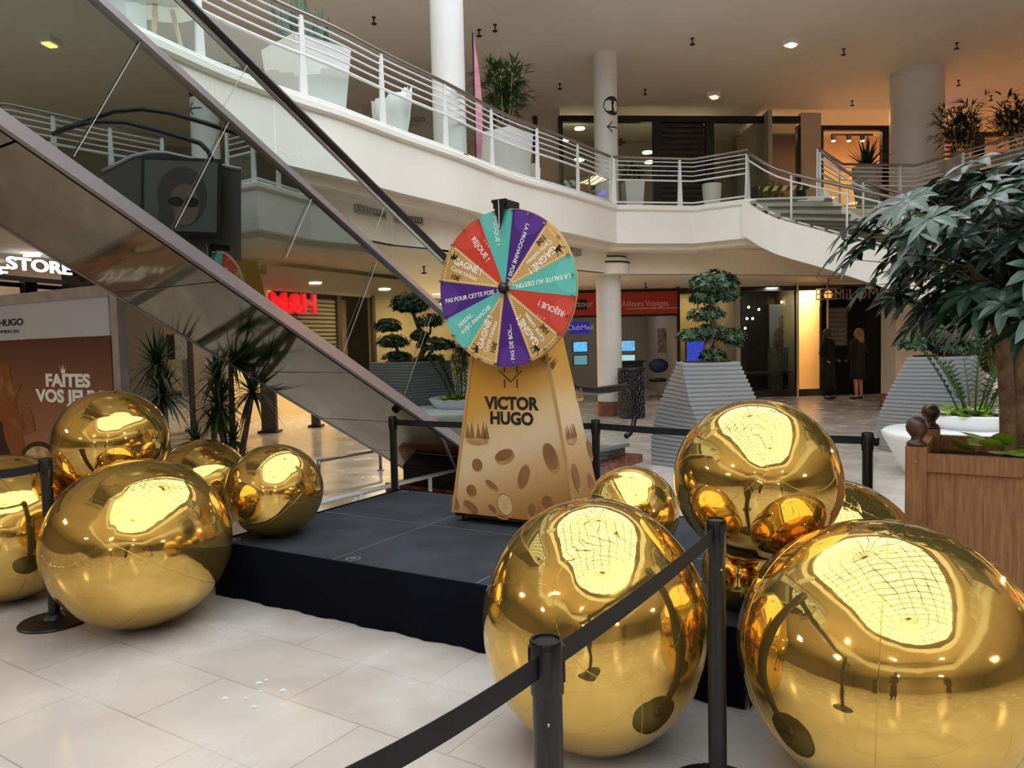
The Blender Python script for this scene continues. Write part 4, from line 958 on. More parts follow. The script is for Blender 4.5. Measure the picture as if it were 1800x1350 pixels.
# ================================================================== PRIZE WHEEL STAND
KZ = .41
k0 = at_z(796.5,900,KZ); k1 = at_z(1016,924,KZ); KW = (k1-k0).length; kc = (k0+k1)/2
kyaw = math.atan2(k1.y-k0.y, k1.x-k0.x)
ks = thing('prize_wheel_stand', 'tall gold prize wheel stand printed VICTOR HUGO with coins, on the stage', 'prize wheel', (kc.x,kc.y,HZ), kyaw)
zb = KZ-HZ; HT = 1.98; WB = KW/2; WT = .135; DB = .40; DT = .16
def wz(z): t_ = (z-zb)/(HT-zb); return WB+(WT-WB)*t_
def dz_(z): t_ = (z-zb)/(HT-zb); return 0.0+.0*t_, DB+(DT+.03-DB)*t_
b = MB(); b.loft([[(-WB,0,zb),(WB,0,zb),(WB,DB,zb),(-WB,DB,zb)],[(-WT,.0,HT),(WT,.0,HT),(WT,DT+.03,HT),(-WT,DT+.03,HT)]]); make('cabinet', b, 'print', ks)
b = MB(); e_ = .012
for sx in (-1,1):
    b.seg((sx*WB,-.003,zb),(sx*WT,-.003,HT),.008,.02)
make('edge_trim', b, mat('edge_gold',(190,150,90),.4), ks)
b = MB(); b.box((0,DB/2,zb-.012),(2*WB-.02,DB-.02,.024)); make('base_board', b, 'black', ks)
for sx in (-1,1):
    for y_ in (.06,DB-.06):
        b = MB(); x_ = sx*(WB-.06); b.box((x_,y_,zb-.035),(.04,.03,.03)); cst = make('caster', b, 'seam_metal', ks)
        b = MB(); T_ = Matrix.Translation((x_+.0,y_,.023)) @ Matrix.Rotation(PI/2,4,'Y'); b.lathe([(.022,-.01),(.022,.01)],14,0,T=T_); make('wheel_tyre', b, 'rubber', cst)
FR = Matrix(((1,0,0,0),(0,0,-1,0),(0,1,0,0),(0,0,0,1)))     # local: x right, y up (world z), z out (world -y)
def FT(x, z, out=.002): return Matrix.Translation((x,-out,z)) @ FR
def coin(T, rx, ry, rot, thick, light=False, name='coin_print_shape', parent=ks):
    b = MB(); n = 28; c_, s_ = math.cos(rot), math.sin(rot)
    def E_(kx, ky, ox, oy, z0, z1, mi): b.prism([(ox+c_*kx*math.cos(2*PI*i/n)-s_*ky*math.sin(2*PI*i/n), oy+s_*kx*math.cos(2*PI*i/n)+c_*ky*math.sin(2*PI*i/n)) for i in range(n)], z0, z1, mi, T)
    tx, ty = -s_*-thick, c_*-thick
    E_(rx,ry,tx,ty,0,.0006,1); E_(rx,ry,tx*.5,ty*.5,.0006,.0009,1); E_(rx,ry,0,0,.0009,.0014,1); E_(rx*.93,ry*.93,0,0,.0014,.0017,3 if light else 2); E_(rx*.88,ry*.88,0,0,.0017,.002,2 if light else 0)
    make(name, b, ['coin','coin_edge','coin','coin_light'] if not light else ['coin_light','coin_edge','coin_light','coin'], parent)
# photo positions of the printed coins, turned into panel coordinates
Km = Matrix.Translation((kc.x,kc.y,HZ)) @ Matrix.Rotation(kyaw,4,'Z'); Ki = Km.inverted(); KN = (Km.to_3x3() @ V((0,-1,0)))
def kp(x, y):
    p = Ki @ on(x,y,kc,KN); return p.x, p.z
b = MB(); a, c = kp(898.5,710); text(b,'VICTOR',.112,FT(a,c),0,.042,.002,'CENTER',.98); a, c = kp(899,736.5); text(b,'HUGO',.112,FT(a,c),0,.042,.002,'CENTER',.98); make('lettering', b, 'text_black', ks)
lx, lz = kp(898,663); lx += .008; lz -= 1.09
b = MB()
for a,c in (((-.055,1.02),(-.055,1.075)),((.04,1.02),(.04,1.075)),((-.055,1.12),(-.055,1.16)),((.04,1.12),(.04,1.16)),((-.095,1.135),(-.0075,1.06)),((-.0075,1.06),(.08,1.135))):
    b.seg((a[0]+lx,-.003,a[1]+lz),(c[0]+lx,-.003,c[1]+lz),.004,.009,0,(0,1,0))
make('logo', b, 'text_black', ks)
def kcoin(x, y, rx, ry, rot, th, light=False):
    a, c = kp(x,y); D = 5.0; coin(FT(a,c,.001), rx*D/F*1.08, ry*D/F, R_(rot), th*D/F, light)
kcoin(839,817,10.5,12,0,1.5); kcoin(829,862,10.5,11,0,1.5); kcoin(886,800,19,10,22,6); kcoin(968,803,13,25,20,-5 if 0 else 5); kcoin(921,836,10,21,-20,4)
kcoin(865,852,14,5,-32,3); kcoin(963,884,11.5,14.5,0,2); kcoin(888,887,15,21,20,3,True); kcoin(828,890,17,8,-30,3); kcoin(866,894,10,5,-45,3); kcoin(935,896,8,14,-10,3); kcoin(801,884,7,14,20,2); kcoin(884,908,11,3,-5,2)
def pcrown(mb, T, sz, mi=(0,1)):
    # printed crown: band plus five points tipped with beads, in perspective
    mb.prism([(-.5*sz,-.30*sz),(-.25*sz,-.40*sz),(.05*sz,-.42*sz),(.5*sz,-.30*sz),(.47*sz,-.12*sz),(.05*sz,-.2*sz),(-.25*sz,-.19*sz),(-.5*sz,-.10*sz)],0,.002,mi[0],T)
    for x_, h_ in ((-.45,.38),(-.24,.46),(.06,.40),(.3,.5),(.44,.42)):
        mb.prism([((x_-.13)*sz,-.14*sz),((x_+.13)*sz,-.14*sz),(x_*sz,h_*sz)],0.0005,.0025,mi[1],T)
        mb.prism([(x_*sz+.03*sz*math.cos(k*PI/3),h_*sz+.03*sz*math.sin(k*PI/3)) for k in range(6)],0,.003,mi[0],T)
crm = [mat('crown_bronze',(166,124,74),.4,nscale=9,col2=(196,160,110)),mat('crown_brown',(140,100,60),.4)]
a, c = kp(839,764); b = MB(); pcrown(b, FT(a,c,.002), .17); make('crown_print', b, crm, ks)
a, c = kp(967,635); b = MB(); pcrown(b, FT(a-.02,c,.002) @ Matrix.Rotation(R_(-38),4,'Z'), .12); make('crown_print', b, crm, ks)
# right-hand side artwork
def SIDE(y, z):
    x = WB+(WT-WB)*(z-zb)/(HT-zb); sl = math.atan2(WB-WT, HT-zb)
    return Matrix.Translation((x+.002,y,z)) @ Matrix(((0,-math.sin(sl),math.cos(sl),0),(1,0,0,0),(0,math.cos(sl),math.sin(sl),0),(0,0,0,1)))
b = MB(); pcrown(b, SIDE(.13,.62), .14); make('crown_print', b, crm, ks)
b = MB(); pcrown(b, SIDE(.36,.86), .10); make('crown_print', b, crm, ks)
for y_, z_, rx, ry in ((.09,.36,.05,.09),(.30,.26,.04,.09),(.36,.5,.03,.07),(.18,.13,.05,.07)): coin(SIDE(y_,z_), rx, ry, .2, .015)
# wheel
wc = Ki @ on(889,507,kc-KN*-.0+KN*.11,KN); RW = .497
wh = Matrix.Translation((wc.x,wc.y,wc.z)) @ FR
b = MB(); cols = {'t':0,'p':1,'g':2,'r':3}; seq = ['t','p','g','t','r','g','p','g','t','p','g','r']; A0 = -6.5
def pol(a, r): a = R_(a); return (math.sin(a)*r, math.cos(a)*r)
for k, c_ in enumerate(seq):
    a0 = A0+30*k-15; q = [(0,0)]+[pol(a0+30*j/10, RW) for j in range(11)]
    q = [q[0]]+list(reversed(q[1:])); b.prism(q, 0, .012, cols[c_], wh)
b.lathe([(RW+.004,-.012),(RW+.004,-.001)],72,4,T=wh)
wheel = make('wheel_disc', b, ['teal','purple','wheel_gold','red',mat('wheel_rim',(200,170,110),.4)], ks)
for k, c_ in enumerate(seq):     # lighter semicircles by the rim
    if c_ == 'g': continue
    b = MB()
    cx, cyy = pol(A0+30*k, RW*.93); rr = .105; q = []
    for j in range(32):
        x_, y_ = cx+rr*math.cos(2*PI*j/32), cyy+rr*math.sin(2*PI*j/32)
        rad = math.hypot(x_,y_); ang = math.degrees(math.atan2(x_,y_))-(A0+30*k); ang = (ang+180)%360-180
        ang = max(-14.9,min(14.9,ang)); rad = min(rad,RW-.001); q.append(pol(ang+A0+30*k,rad))
    b.prism(q, .012, .0125, 0, wh); make('half_disc_print', b, {'t':'teal_l','p':'purple_l','r':'red_l'}[c_], ks)
bw, bk_ = MB(), MB()
def WT_(k, r, off, flip=False):
    a = R_(A0+30*k); ix, iy = -math.sin(a), -math.cos(a)      # reading direction: towards the hub
    px__, py__ = math.sin(a)*r, math.cos(a)*r; nx, ny = -iy, ix
    L_ = Matrix(((ix,nx,0,px__+nx*off),(iy,ny,0,py__+ny*off),(0,0,1,.0128),(0,0,0,1)))
    return wh @ L_
def wt(mb, k, s_, r, off, size, bold=.012): text(mb, s_, size*RW, WT_(k, r*RW, off*RW), 0, bold, .002, 'LEFT', .98)
wt(bw,0,'PRESQUE !',.93,-.02,.082); wt(bw,1,'LA PROCHAINE FOIS ?',.86,.01,.076)
wt(bw,3,'·LA FAUTE AU DESTIN...',.96,.0,.082); wt(bw,4,'·REJOUE !',.93,-.005,.10); wt(bw,6,'· PAS DE BOL...',.96,-.0,.078)
wt(bw,8,'PERDU...',.85,.05,.078); wt(bw,8,'AVEC PANACHE',.87,-.045,.078); wt(bw,9,'PAS POUR CETTE FOIS  !',.93,-.02,.078); wt(bw,11,'REJOUE !',.82,.03,.10)
for k in (2,5,7,10):
    wt(bw,k,'GAGNÉ !',.86,.065,.118,.024); wt(bw,k,'Carte cadeau',.87,-.035,.082,.01); wt(bk_,k,'10€',.84,-.135,.095,.016)
    crown(bk_, WT_(k, .905*RW, .12*RW) @ Matrix.Translation((.01,.0,0)) @ Matrix.Rotation(R_(12),4,'Z'), .05)
    for sgn in (-1,1):
        for j in range(30):
            r_ = .14+(.93-.14)*j/29; da = math.degrees(math.asin(min(1,.022/r_)))
            x_, y_ = pol(A0+30*k+sgn*(15-da), r_*RW); bd = wh @ Matrix.Translation((x_,y_,.0126))
            bw.prism([(.0046*math.cos(q*PI/4),.0046*math.sin(q*PI/4)) for q in range(8)],0,.001,1,bd)
    for j in range(13):
        x_, y_ = pol(A0+30*k-13+26*j/12, .945*RW); bw.prism([(.0046*math.cos(q*PI/4),.0046*math.sin(q*PI/4)) for q in range(8)],0,.001,1,wh @ Matrix.Translation((x_,y_,.0126)))
for k in (4,11):
    for j in (-1,0,1):
        T_ = WT_(k, (.62-.05*j)*RW, .145*RW-.0*abs(j)); bw.prism([(.008*math.cos(q*PI/2),.008*math.sin(q*PI/2)) for q in range(4)],0,.001,2,T_)
make('wheel_lettering', bw, ['text_white','dots',mat('star_pink',(240,150,130),.5)], ks); make('wheel_black_lettering', bk_, 'text_black', ks)
for k in range(24):
    x_, y_ = pol(A0+15*k, RW*.975); b = MB(); b.lathe([(.006,.01),(.006,.035),(.008,.036),(.008,.042)],8,0,T=wh @ Matrix.Translation((x_,y_,0))); make('peg', b, 'chrome', ks)
b = MB(); b.ball(wh @ V((0,0,.03)), .036, 18, 12); make('hub', b, 'black_gloss', ks, True)
b = MB(); b.lathe([(.05,-.13),(.05,-.012)],16,0,T=wh); make('axle', b, 'black', ks)
b = MB(); b.box((0,-.02,RW+.03),(.0,.0,.0)); tp = Matrix.Translation((wc.x,wc.y,wc.z))
b = MB(); b.box((-.005,.04,RW+.028),(.10,.16,.05),0,0,tp); b.box((-.005,-.0,RW+.0),(.08,.012,.06),0,0,tp) ; make('pointer_bracket', b, 'black', ks)
b = MB(); b.add([tp@V((-.05,-.055,RW+.05)),tp@V((.045,-.055,RW+.05)),tp@V((-.005,-.05,RW-.13)),tp@V((-.05,-.035,RW+.05)),tp@V((.045,-.035,RW+.05)),tp@V((-.005,-.04,RW-.13))],[(0,2,1),(3,4,5),(0,1,4,3),(1,2,5,4),(2,0,3,5)]); b.box((-.005,-.045,RW+.045),(.1,.03,.02),0,0,tp); make('pointer', b, 'black_gloss', ks)
b = MB(); b.seg(tp@V((-.003,-.058,RW+.05)),tp@V((-.005,-.053,RW-.12)),.004,.008); make('pointer_edge', b, 'rail_white', ks)
# ================================================================== GOLD BALLOONS
def balloon(px, py, D, rx, rz_, label, z=None, tilt=(0,0,0), pole=(.3,.2), wob=0.0, seed=0):
    rd = random.Random(seed); c = at_y(px,py,D)
    if z is not None: c = V((c.x,c.y,z))
    o = thing('gold_balloon', label, 'balloon', tuple(c), 0, None); Rm = Matrix.Rotation(tilt[2],3,'Z') @ Matrix.Rotation(tilt[0],3,'X') @ Matrix.Rotation(tilt[1],3,'Y')
    nu, nv = 72, 48; S = V((rx,rx,rz_)); ph = [rd.uniform(0,6) for _ in range(6)]
    # seam pole frame
    Pm = Matrix.Rotation(pole[0],3,'Y') @ Matrix.Rotation(pole[1],3,'X')
    def surf(th, a, k=1.0):
        u = V((math.sin(th)*math.cos(a), math.sin(th)*math.sin(a), math.cos(th)))
        dent = -.010*math.exp(-((th-.55)/.035)**2) - .004*math.exp(-((math.sin(3*a))/.03)**2)*(1 if th > .6 else 0)
        u2 = Pm @ u; rip = .0035*math.sin(5*u2.x+ph[0])*math.sin(4*u2.y+ph[1])+.0025*math.sin(9*u2.z+ph[2]+3*u2.x)
        q = u2*(1+dent+rip); return V((q.x*S.x,q.y*S.y,q.z*S.z))*k
    rings = []
    b = MB()
    for j in range(nv+1):
        th = max(1e-3, min(PI-1e-3, PI*j/nv)); rings.append([Rm @ surf(th, 2*PI*i/nu) for i in range(nu)])
    b.loft(rings); body = make('balloon_skin', b, 'gold', o, True)
    b = MB(); b.tube([Rm @ surf(.55, 2*PI*i/48, 1.0015) for i in range(49)], .0022, 5, 0, False); make('seam_ring', b, 'gold', o, True)
    for k in range(6):
        b = MB(); b.tube([Rm @ surf(.57+(PI-.8)*j/24, PI*k/3, 1.0008) for j in range(25)], .0014, 4, 0, False); make('seam_line', b, 'gold', o, True)
    return o, c
gs = []
gs.append(balloon(245,955,4.36,.505,.478,'large gold balloon on the floor in front, left pile',.478,pole=(-.6,.9),seed=1))
gs.append(balloon(20,942,4.88,.475,.465,'gold balloon cut by the left picture edge, behind the left barrier post',.465,pole=(.7,.5),seed=2))
gs.append(balloon(197,775,4.95,.345,.33,'gold balloon perched on top of the left pile',None,pole=(.3,.3),seed=3))
gs.append(balloon(356,856,5.75,.36,.36,'mostly hidden gold balloon at the back of the left pile',None,pole=(.2,.8),seed=4))
gs.append(balloon(483,862,4.98,.312,.30,'small gold balloon resting on the stage corner, right end of the left pile',HZ+.30,pole=(1.1,.2),seed=5))
gs.append(balloon(1045,1108,2.93,.435,.482,'tall gold balloon on the floor behind the barrier belt, right pile',.482,pole=(.3,1.1),seed=6))
gs.append(balloon(1556,1175,2.62,.50,.462,'largest gold balloon in the bottom right corner',.462,pole=(.2,-.3),seed=7))
gs.append(balloon(1330,843,3.2,.342,.338,'gold balloon sitting on top of the right pile',None,pole=(.5,.9),seed=8))
gs.append(balloon(1110,905,4.25,.262,.262,'small gold balloon at the back of the right pile beside the wheel stand',HZ+.262,pole=(.9,.4),seed=9))
gs.append(balloon(1462,1000,3.86,.43,.42,'half hidden gold balloon behind the right pile by the wooden planter',.42,pole=(.4,.2),seed=10))
gs.append(balloon(1300,1005,3.45,.17,.17,'small dark gold balloon wedged low in the gap of the right pile',None,pole=(.4,.2),seed=11))
# ================================================================== BARRIER POSTS
def make_post():
    o = thing('barrier_post', 'x', 'barrier post', (0,0,0), 0, None)
    b = MB(); b.lathe([(.19,0),(.19,.008),(.185,.014),(.06,.028),(.045,.05),(.033,.055)],40); make('base_plate', b, 'post_black', o, 'auto')
    b = MB(); b.lathe([(.031,.04),(.031,.86)],28); make('pole', b, 'post_black', o, 'auto')
    b = MB(); b.lathe([(.035,.855),(.035,.962),(.033,.967),(.028,.967),(.028,.963)],32); make('belt_head', b, 'black_gloss', o, 'auto')
    b = MB()
    for k in range(4):
        a = PI/2*k; b.box((.035*math.cos(a),.035*math.sin(a),.915),(.006,.014,.075),0,a)
    make('belt_slots', b, 'black', o)
    b = MB(); b.ball((0,-.0315,.80),.004,8,6); make('set_screw', b, 'chrome', o)
    return o
p0 = make_post()
PT = {}
specs = [('f',960,1130,1.55,'nearest black barrier post, cut by the bottom edge'),('b',1258,916,2.56,'black barrier post between the two big right balloons'),('c',1525,757,4.72,'black barrier post beside the white seat and wooden planter'),
         ('d',1047,737,5.85,'black barrier post just right of the prize wheel stand'),('e',690,727,6.5,'black barrier post behind the stage under the escalator'),('g',80,806,4.42,'black barrier post in front of the left gold pile')]
for i,(k,x,y,D,lb) in enumerate(specs):
    c = at_y(x,y,D); o = p0 if i == 0 else dup(p0)
    o.location = (c.x,c.y,0); o['label'] = lb; PT[k] = V((c.x,c.y,0)); o.rotation_euler = (0,0,.3*i)
    PT[k+'o'] = o
def belt(a, c, label, parentkey):
    b = MB(True); d = (c-a); d.z = 0; L = d.length; dn = d.normalized(); r = []
    for k in range(13):
        t_ = k/12; p = a+dn*(.034+(L-.068)*t_); sag = -.012*4*t_*(1-t_); nn = V((-dn.y,dn.x,0))*.0009
        r.append([p+nn+V((0,0,.892+sag)), p-nn+V((0,0,.892+sag)), p-nn+V((0,0,.941+sag)), p+nn+V((0,0,.941+sag))])
    b.loft(r); one('barrier_belt', b, 'belt', label, 'barrier belt')
belt(PT['f'],PT['b'],'black belt rising from the nearest post to the post between the big balloons','f')
q = PT['f']+(at_z(640,1352,.915)-PT['f'])*1.35; q.z = 0; belt(PT['f'],q,'black belt running out of the bottom edge from the nearest post','f')
belt(PT['d'],PT['c'],'long black belt behind the right gold pile','d'); belt(PT['e'],PT['d'],'black belt passing behind the prize wheel stand','e')
q = at_y(-60,828,4.15); q.z = 0; belt(PT['g'],q,'black belt leaving the left picture edge','g')
q = PT['c']+V((.10,-.02,0)); belt(PT['c'],q+V((.0,.0,0)),'short black belt end clipped on the post by the white seat','c')
# ================================================================== PLANTS
def rosette(mb, c, n, L, W, d0=(0,0,1), spread=(0.1,1.5), droop=.5, seg=4, shape=None, mi=0, rd=rnd, fold=.2):
    c = V(c)
    for k in range(n):
        a = 2.399*k+rd.uniform(-.2,.2); t = (k+.5)/n; el = spread[0]+(spread[1]-spread[0])*t
        d = V((math.sin(el)*math.cos(a), math.sin(el)*math.sin(a), math.cos(el)))
        l = L*rd.uniform(.75,1.1)
        mb.leaf(c, d, (0,0,1), l, W, droop*t, seg, mi, shape or [.7,1,.8,.45,.03], fold)
def leafball(mb, c, r, n, L, W, rd=rnd, mi=0, flat=False):
    """n little clusters of leaves over an ellipsoid pad"""
    c = V(c)
    for k in range(n):
        u = V((rd.gauss(0,1), rd.gauss(0,1), rd.gauss(0,1))).normalized(); q = rd.uniform(.62,1.0)
        if u.z < -.3: u.z *= .5
        p = c+V((u.x*r[0]*q, u.y*r[1]*q, u.z*r[2]*q)); o_ = (u+V((0,0,.5))).normalized()
        a_ = o_.orthogonal().normalized(); b_ = o_.cross(a_)
        for j in range(5):
            a = 2*PI*j/5+rd.uniform(-.3,.3); d = (a_*math.cos(a)+b_*math.sin(a)+o_*.55)
            mb.leaf(p, d, o_, L*rd.uniform(.7,1.15), W, .12, 2, mi, [.3,1,.05])
def layered_planter(x, y, label, h=1.28, w0=.46, w1=.40, tw=.9, rz=.3, n=25):
    t = thing('layered_planter', label, 'planter', (x,y,0))
    for k in range(n):
        f = k/(n-1); z0 = h*k/n; hh = h/n; rad = w0+(w1-w0)*f+.035*math.sin(PI*f*1.3); ang = rz+tw*f
        q = []
        for m_ in range(24):
            a = 2*PI*m_/24; cc = max(abs(math.cos(a)),abs(math.sin(a))); sq = 1/cc; r_ = rad*(sq*.93+.07*1.25)
            q.append((x+r_*math.cos(a+ang), y+r_*math.sin(a+ang)))
        q2 = [(x+(p[0]-x)*.975, y+(p[1]-y)*.975) for p in q]
        b = MB(True); b.loft([[(p[0],p[1],z0) for p in q2],[(p[0],p[1],z0+hh*.45) for p in q],[(p[0],p[1],z0+hh*.985) for p in q]]); make('planter_layer', b, 'planter_grey', t)
    b = MB(True); b.lathe([(w1*.8,h-.01),(w1*.8,h+.012)],20,0,(x,y,0)); make('soil', b, 'soil', t)
    return t
def clipped_tree(x, y, z0, pads, label, trunk, D, lf='leaf_ficus', dens=1.0):
    t = thing('clipped_tree', label, 'tree', (x,y,z0))
    b = MB(True)
    for path, r0, r1 in trunk:
        n = len(path); b.tube(path, [r0+(r1-r0)*i/(n-1) for i in range(n)], 8)
    make('trunk', b, 'bark_pale', t, True)
    for c, r in pads:
        b = MB(True); leafball(b, c, r, int(340*dens*(r[0]*r[2])/.09), .07, .032); make('leaf_pad', b, lf, t)
def ppt(x, y, Y): return at_y(x, y, Y)
# three layered planters
MIR = True; pa = at_y(722,640,14.0); layered_planter(pa.x,14.0,'twisted grey layered planter seen mirrored in the escalator side',1.26,.52,.56,.85,.2)
MIR = False
pb = at_y(1243,640,9.5); layered_planter(pb.x,9.5,'twisted grey layered planter behind the top gold balloon',1.27,.50,.37,-.85,.75)
pc = at_y(1655,630,9.95); layered_planter(pc.x,9.95,'twisted grey layered planter behind the white seat',1.26,.54,.42,.85,.2)
def pads_px(L, Y):
    out = []
    for x,y,rx,ry in L:
        p = at_y(x,y,Y); out.append((p,(rx*Y/F,rx*Y/F*.8,ry*Y/F)))
    return out
MIR = True; Y_ = 14.0; q = lambda x,y: tuple(at_y(x,y,Y_))
clipped_tree(pa.x,Y_,1.28,pads_px([(722,537,36,22),(683,575,26,15),(757,566,24,14),(692,602,30,14),(766,607,34,14),(698,628,26,10),(765,632,18,8),(738,592,16,12)],Y_),'cloud-clipped ficus tree seen mirrored in the escalator side',
 [([q(716,640),q(735,632),q(746,615),q(742,590),q(732,565),q(724,545)],.07,.03),([q(716,640),q(700,620),q(692,600)],.05,.02),([q(742,600),q(756,585),q(758,568)],.035,.015),([q(725,636),q(750,628),q(765,610)],.05,.02)],Y_)
MIR = False
Y_ = 9.5
clipped_tree(pb.x,Y_,1.27,pads_px([(1255,498,44,22),(1235,525,30,10),(1240,553,32,14),(1275,520,26,14),(1218,590,26,12),(1278,590,34,12),(1248,582,26,10),(1250,625,24,11),(1290,600,16,9)],Y_),'cloud-clipped ficus tree in the layered planter in the middle of the hall',
 [([q(1248,640),q(1243,610),q(1255,580),q(1250,545),q(1256,505)],.06,.025),([q(1252,590),q(1275,592),q(1288,598)],.03,.015),([q(1250,595),q(1225,592)],.03,.015)],Y_)
Y_ = 9.95
clipped_tree(pc.x,Y_,1.28,pads_px([(1612,605,34,13),(1655,590,44,20),(1700,600,34,20),(1665,612,40,12),(1640,570,22,10)],Y_),'wide low ficus in the layered planter behind the white seat',
 [([q(1660,632),q(1650,612),q(1620,606)],.05,.02),([q(1660,632),q(1670,605),q(1690,595)],.05,.02)],Y_)
# yucca group behind the left pile
def yucca(label, heads, base, Y, L=.36, W=.036, n=64):
    b0 = at_y(*base, Y); t = thing('yucca_plant', label, 'plant', (b0.x,b0.y,0)); tr = MB(True)
    for x,y,s_ in heads:
        p = at_y(x,y,Y+rnd.uniform(-.15,.15)); tr.tube([(b0.x+rnd.uniform(-.05,.05),b0.y,0.01),(b0.x*.5+p.x*.5+.03,b0.y,p.z*.5),tuple(p)],[.035,.03,.022],8)
        lf = MB(True); rosette(lf, p, int(n*s_), L*s_, W, spread=(.12,2.25), droop=.55); make('leaf_head', lf, 'leaf_yucca', t)
    make('stem', tr, 'bark_pale', t, True)
    return b0
yucca('tall two-headed yucca in front of the grey pier behind the left pile',[(276,640,1.05),(285,692,1.1)],(292,870),7.3)
yucca('slender yucca with several heads before the cream shop lights',[(405,620,1.05),(381,665,.8),(384,712,1.0),(444,690,.95)],(392,880),7.1)
yucca('low young yucca just above the small back balloon of the left pile',[(345,778,.75),(410,775,.8),(375,740,.7)],(372,880),6.9,.30,.03,48)
def bamboo_palm(x, y, z0, h, spreadr, label, n=150, lf='leaf_palm', canes=7, L=.26):
    t = thing('palm_plant', label, 'plant', (x,y,z0)); b = MB(True); f = MB(True)
    for k in range(canes):
        a = 2*PI*k/canes; r = .09; top = V((x+spreadr*.5*math.cos(a), y+spreadr*.5*math.sin(a), z0+h*rnd.uniform(.55,.9)))
        b.tube([(x+r*math.cos(a),y+r*math.sin(a),z0),tuple(top)],.012,6)
        for j in range(n//canes):
            tt = rnd.uniform(.3,1.0); p = V((x+r*math.cos(a),y+r*math.sin(a),z0)).lerp(top,tt)
            az = rnd.uniform(0,2*PI); el = rnd.uniform(.4,1.7); d = V((math.sin(el)*math.cos(az),math.sin(el)*math.sin(az),math.cos(el)))
            q_ = p+d*rnd.uniform(0,spreadr*.6)
            for m_ in range(4):
                dd = (d+V((rnd.uniform(-.6,.6),rnd.uniform(-.6,.6),rnd.uniform(-.3,.3)))); f.leaf(q_, dd, (0,0,1), L*rnd.uniform(.6,1.1), .028, .35, 3, 0, [.4,1,.6,.04])
    make('canes', b, 'cane', t, True); make('fronds', f, lf, t)
    return t
def square_pot(x, y, z0, h, w0, w1, label, rz=.4, m_='white_plastic', nm='square_planter'):
    t = thing(nm, label, 'planter', (x,y,z0), rz)
    b = MB(); w2 = w1-.03
    r = [[(-w0,-w0,0),(w0,-w0,0),(w0,w0,0),(-w0,w0,0)],[(-w1,-w1,h),(w1,-w1,h),(w1,w1,h),(-w1,w1,h)],[(-w2,-w2,h),(w2,-w2,h),(w2,w2,h),(-w2,w2,h)],[(-w2,-w2,h-.06),(w2,-w2,h-.06),(w2,w2,h-.06),(-w2,w2,h-.06)]]
    b.loft(r); make('pot', b, m_, t); b = MB(); b.box((0,0,h-.05),(2*w2,2*w2,.02)); make('soil', b, 'soil', t); return t
def round_pot(x, y, z0, h, r0, r1, label, m_='white_plastic'):
    t = thing('round_planter', label, 'planter', (x,y,z0)); b = MB(); b.lathe([(r0,0),(r1*.93,h*.6),(r1,h*.93),(r1,h),(r1-.03,h),(r1-.04,h-.06)],32); make('pot', b, m_, t, 'auto')
    b = MB(); b.lathe([(r1-.05,h-.07),(r1-.045,h-.05)],24); make('soil', b, 'soil', t); return t
# beside the wheel stand, floor level
c = rfl(at_y(812,700,16.0)); square_pot(c.x,c.y,0,.78,.15,.20,'white tapered planter seen mirrored beside the wheel stand',.3); bamboo_palm(c.x,c.y,.75,.9,.26,'small palm seen mirrored just left of the wheel stand',120,L=.24)
# far right floor group
c = at_y(1756,650,10.7); bamboo_palm(c.x,10.7,.95,1.2,.5,'bushy palm standing behind the leafy tree trunk',260,canes=9,L=.3)
square_pot(c.x,10.7,0,.98,.24,.30,'tall white planter behind the leafy tree trunk',.1)
# upper floor pots and plants
def up(x, y, Y): p = at_y(x,y,Y); return p.x, Y
x,y = up(541,160,8.95); t = square_pot(x,y,Z1,.80,.29,.36,'big white box planter with snake plants on the upper balcony',-.75)
t = thing('snake_plant', 'tall pointed snake plants in the big white box planter', 'plant', (x,y,Z1+.78)); lf = MB(True)
for k in range(26):
    lf.leaf((x+rnd.uniform(-.24,.24),y+rnd.uniform(-.24,.24),Z1+.76),(rnd.uniform(-.25,.25),rnd.uniform(-.25,.25),1),(0,1,0),rnd.uniform(.35,.72),.07,0,4,0,[.6,1,.9,.6,.04])
make('leaves', lf, 'leaf_agave', t)
x,y = up(497,140,10.0); square_pot(x,y,Z1,.80,.25,.31,'smaller white box planter left behind the snake plants',-.4)
x,y = up(888,250,13.0); square_pot(x,y,Z1,.88,.27,.34,'white box planter with a palm right of the tall column',-.6); bamboo_palm(x,y,Z1+.85,1.25,.45,'bushy palm in the white planter right of the tall column',260,L=.3)
x,y = up(925,290,14.2); square_pot(x,y,Z1,.6,.18,.22,'small white box planter half behind the palm planter',-.3)
x,y = up(1112,330,16.6); square_pot(x,y,Z1,.75,.16,.21,'narrow white planter right of the sign column',.1); bamboo_palm(x,y,Z1+.7,.45,.22,'dark low plant in the narrow white planter right of the sign column',90,'leaf_dark',L=.2)
x,y = up(1251,330,16.3); round_pot(x,y,Z1,.62,.13,.20,'empty white round pot at the balcony corner')
x,y = up(1358,300,18.2); round_pot(x,y,Z1,.6,.16,.2,'pot of the yellow-green plant in front of the mauve window','concrete'); bamboo_palm(x,y,Z1+.55,.42,.35,'spreading yellow-green plant in front of the mauve window',110,'leaf_yellow',L=.22)
x,y = up(1524,300,16.75); round_pot(x,y,Z1,1.0,.19,.30,'tall grey-white round pot with agave by the orange shop','concrete')
t = thing('agave_plant', 'spiky dark agave in the tall pot by the orange shop', 'plant', (x,y,Z1+.95)); lf = MB(True); rosette(lf,(x,y,Z1+.97),34,.72,.07,spread=(.05,1.35),droop=.12,shape=[.8,1,.8,.5,.03]); make('leaves', lf, 'leaf_dark', t)
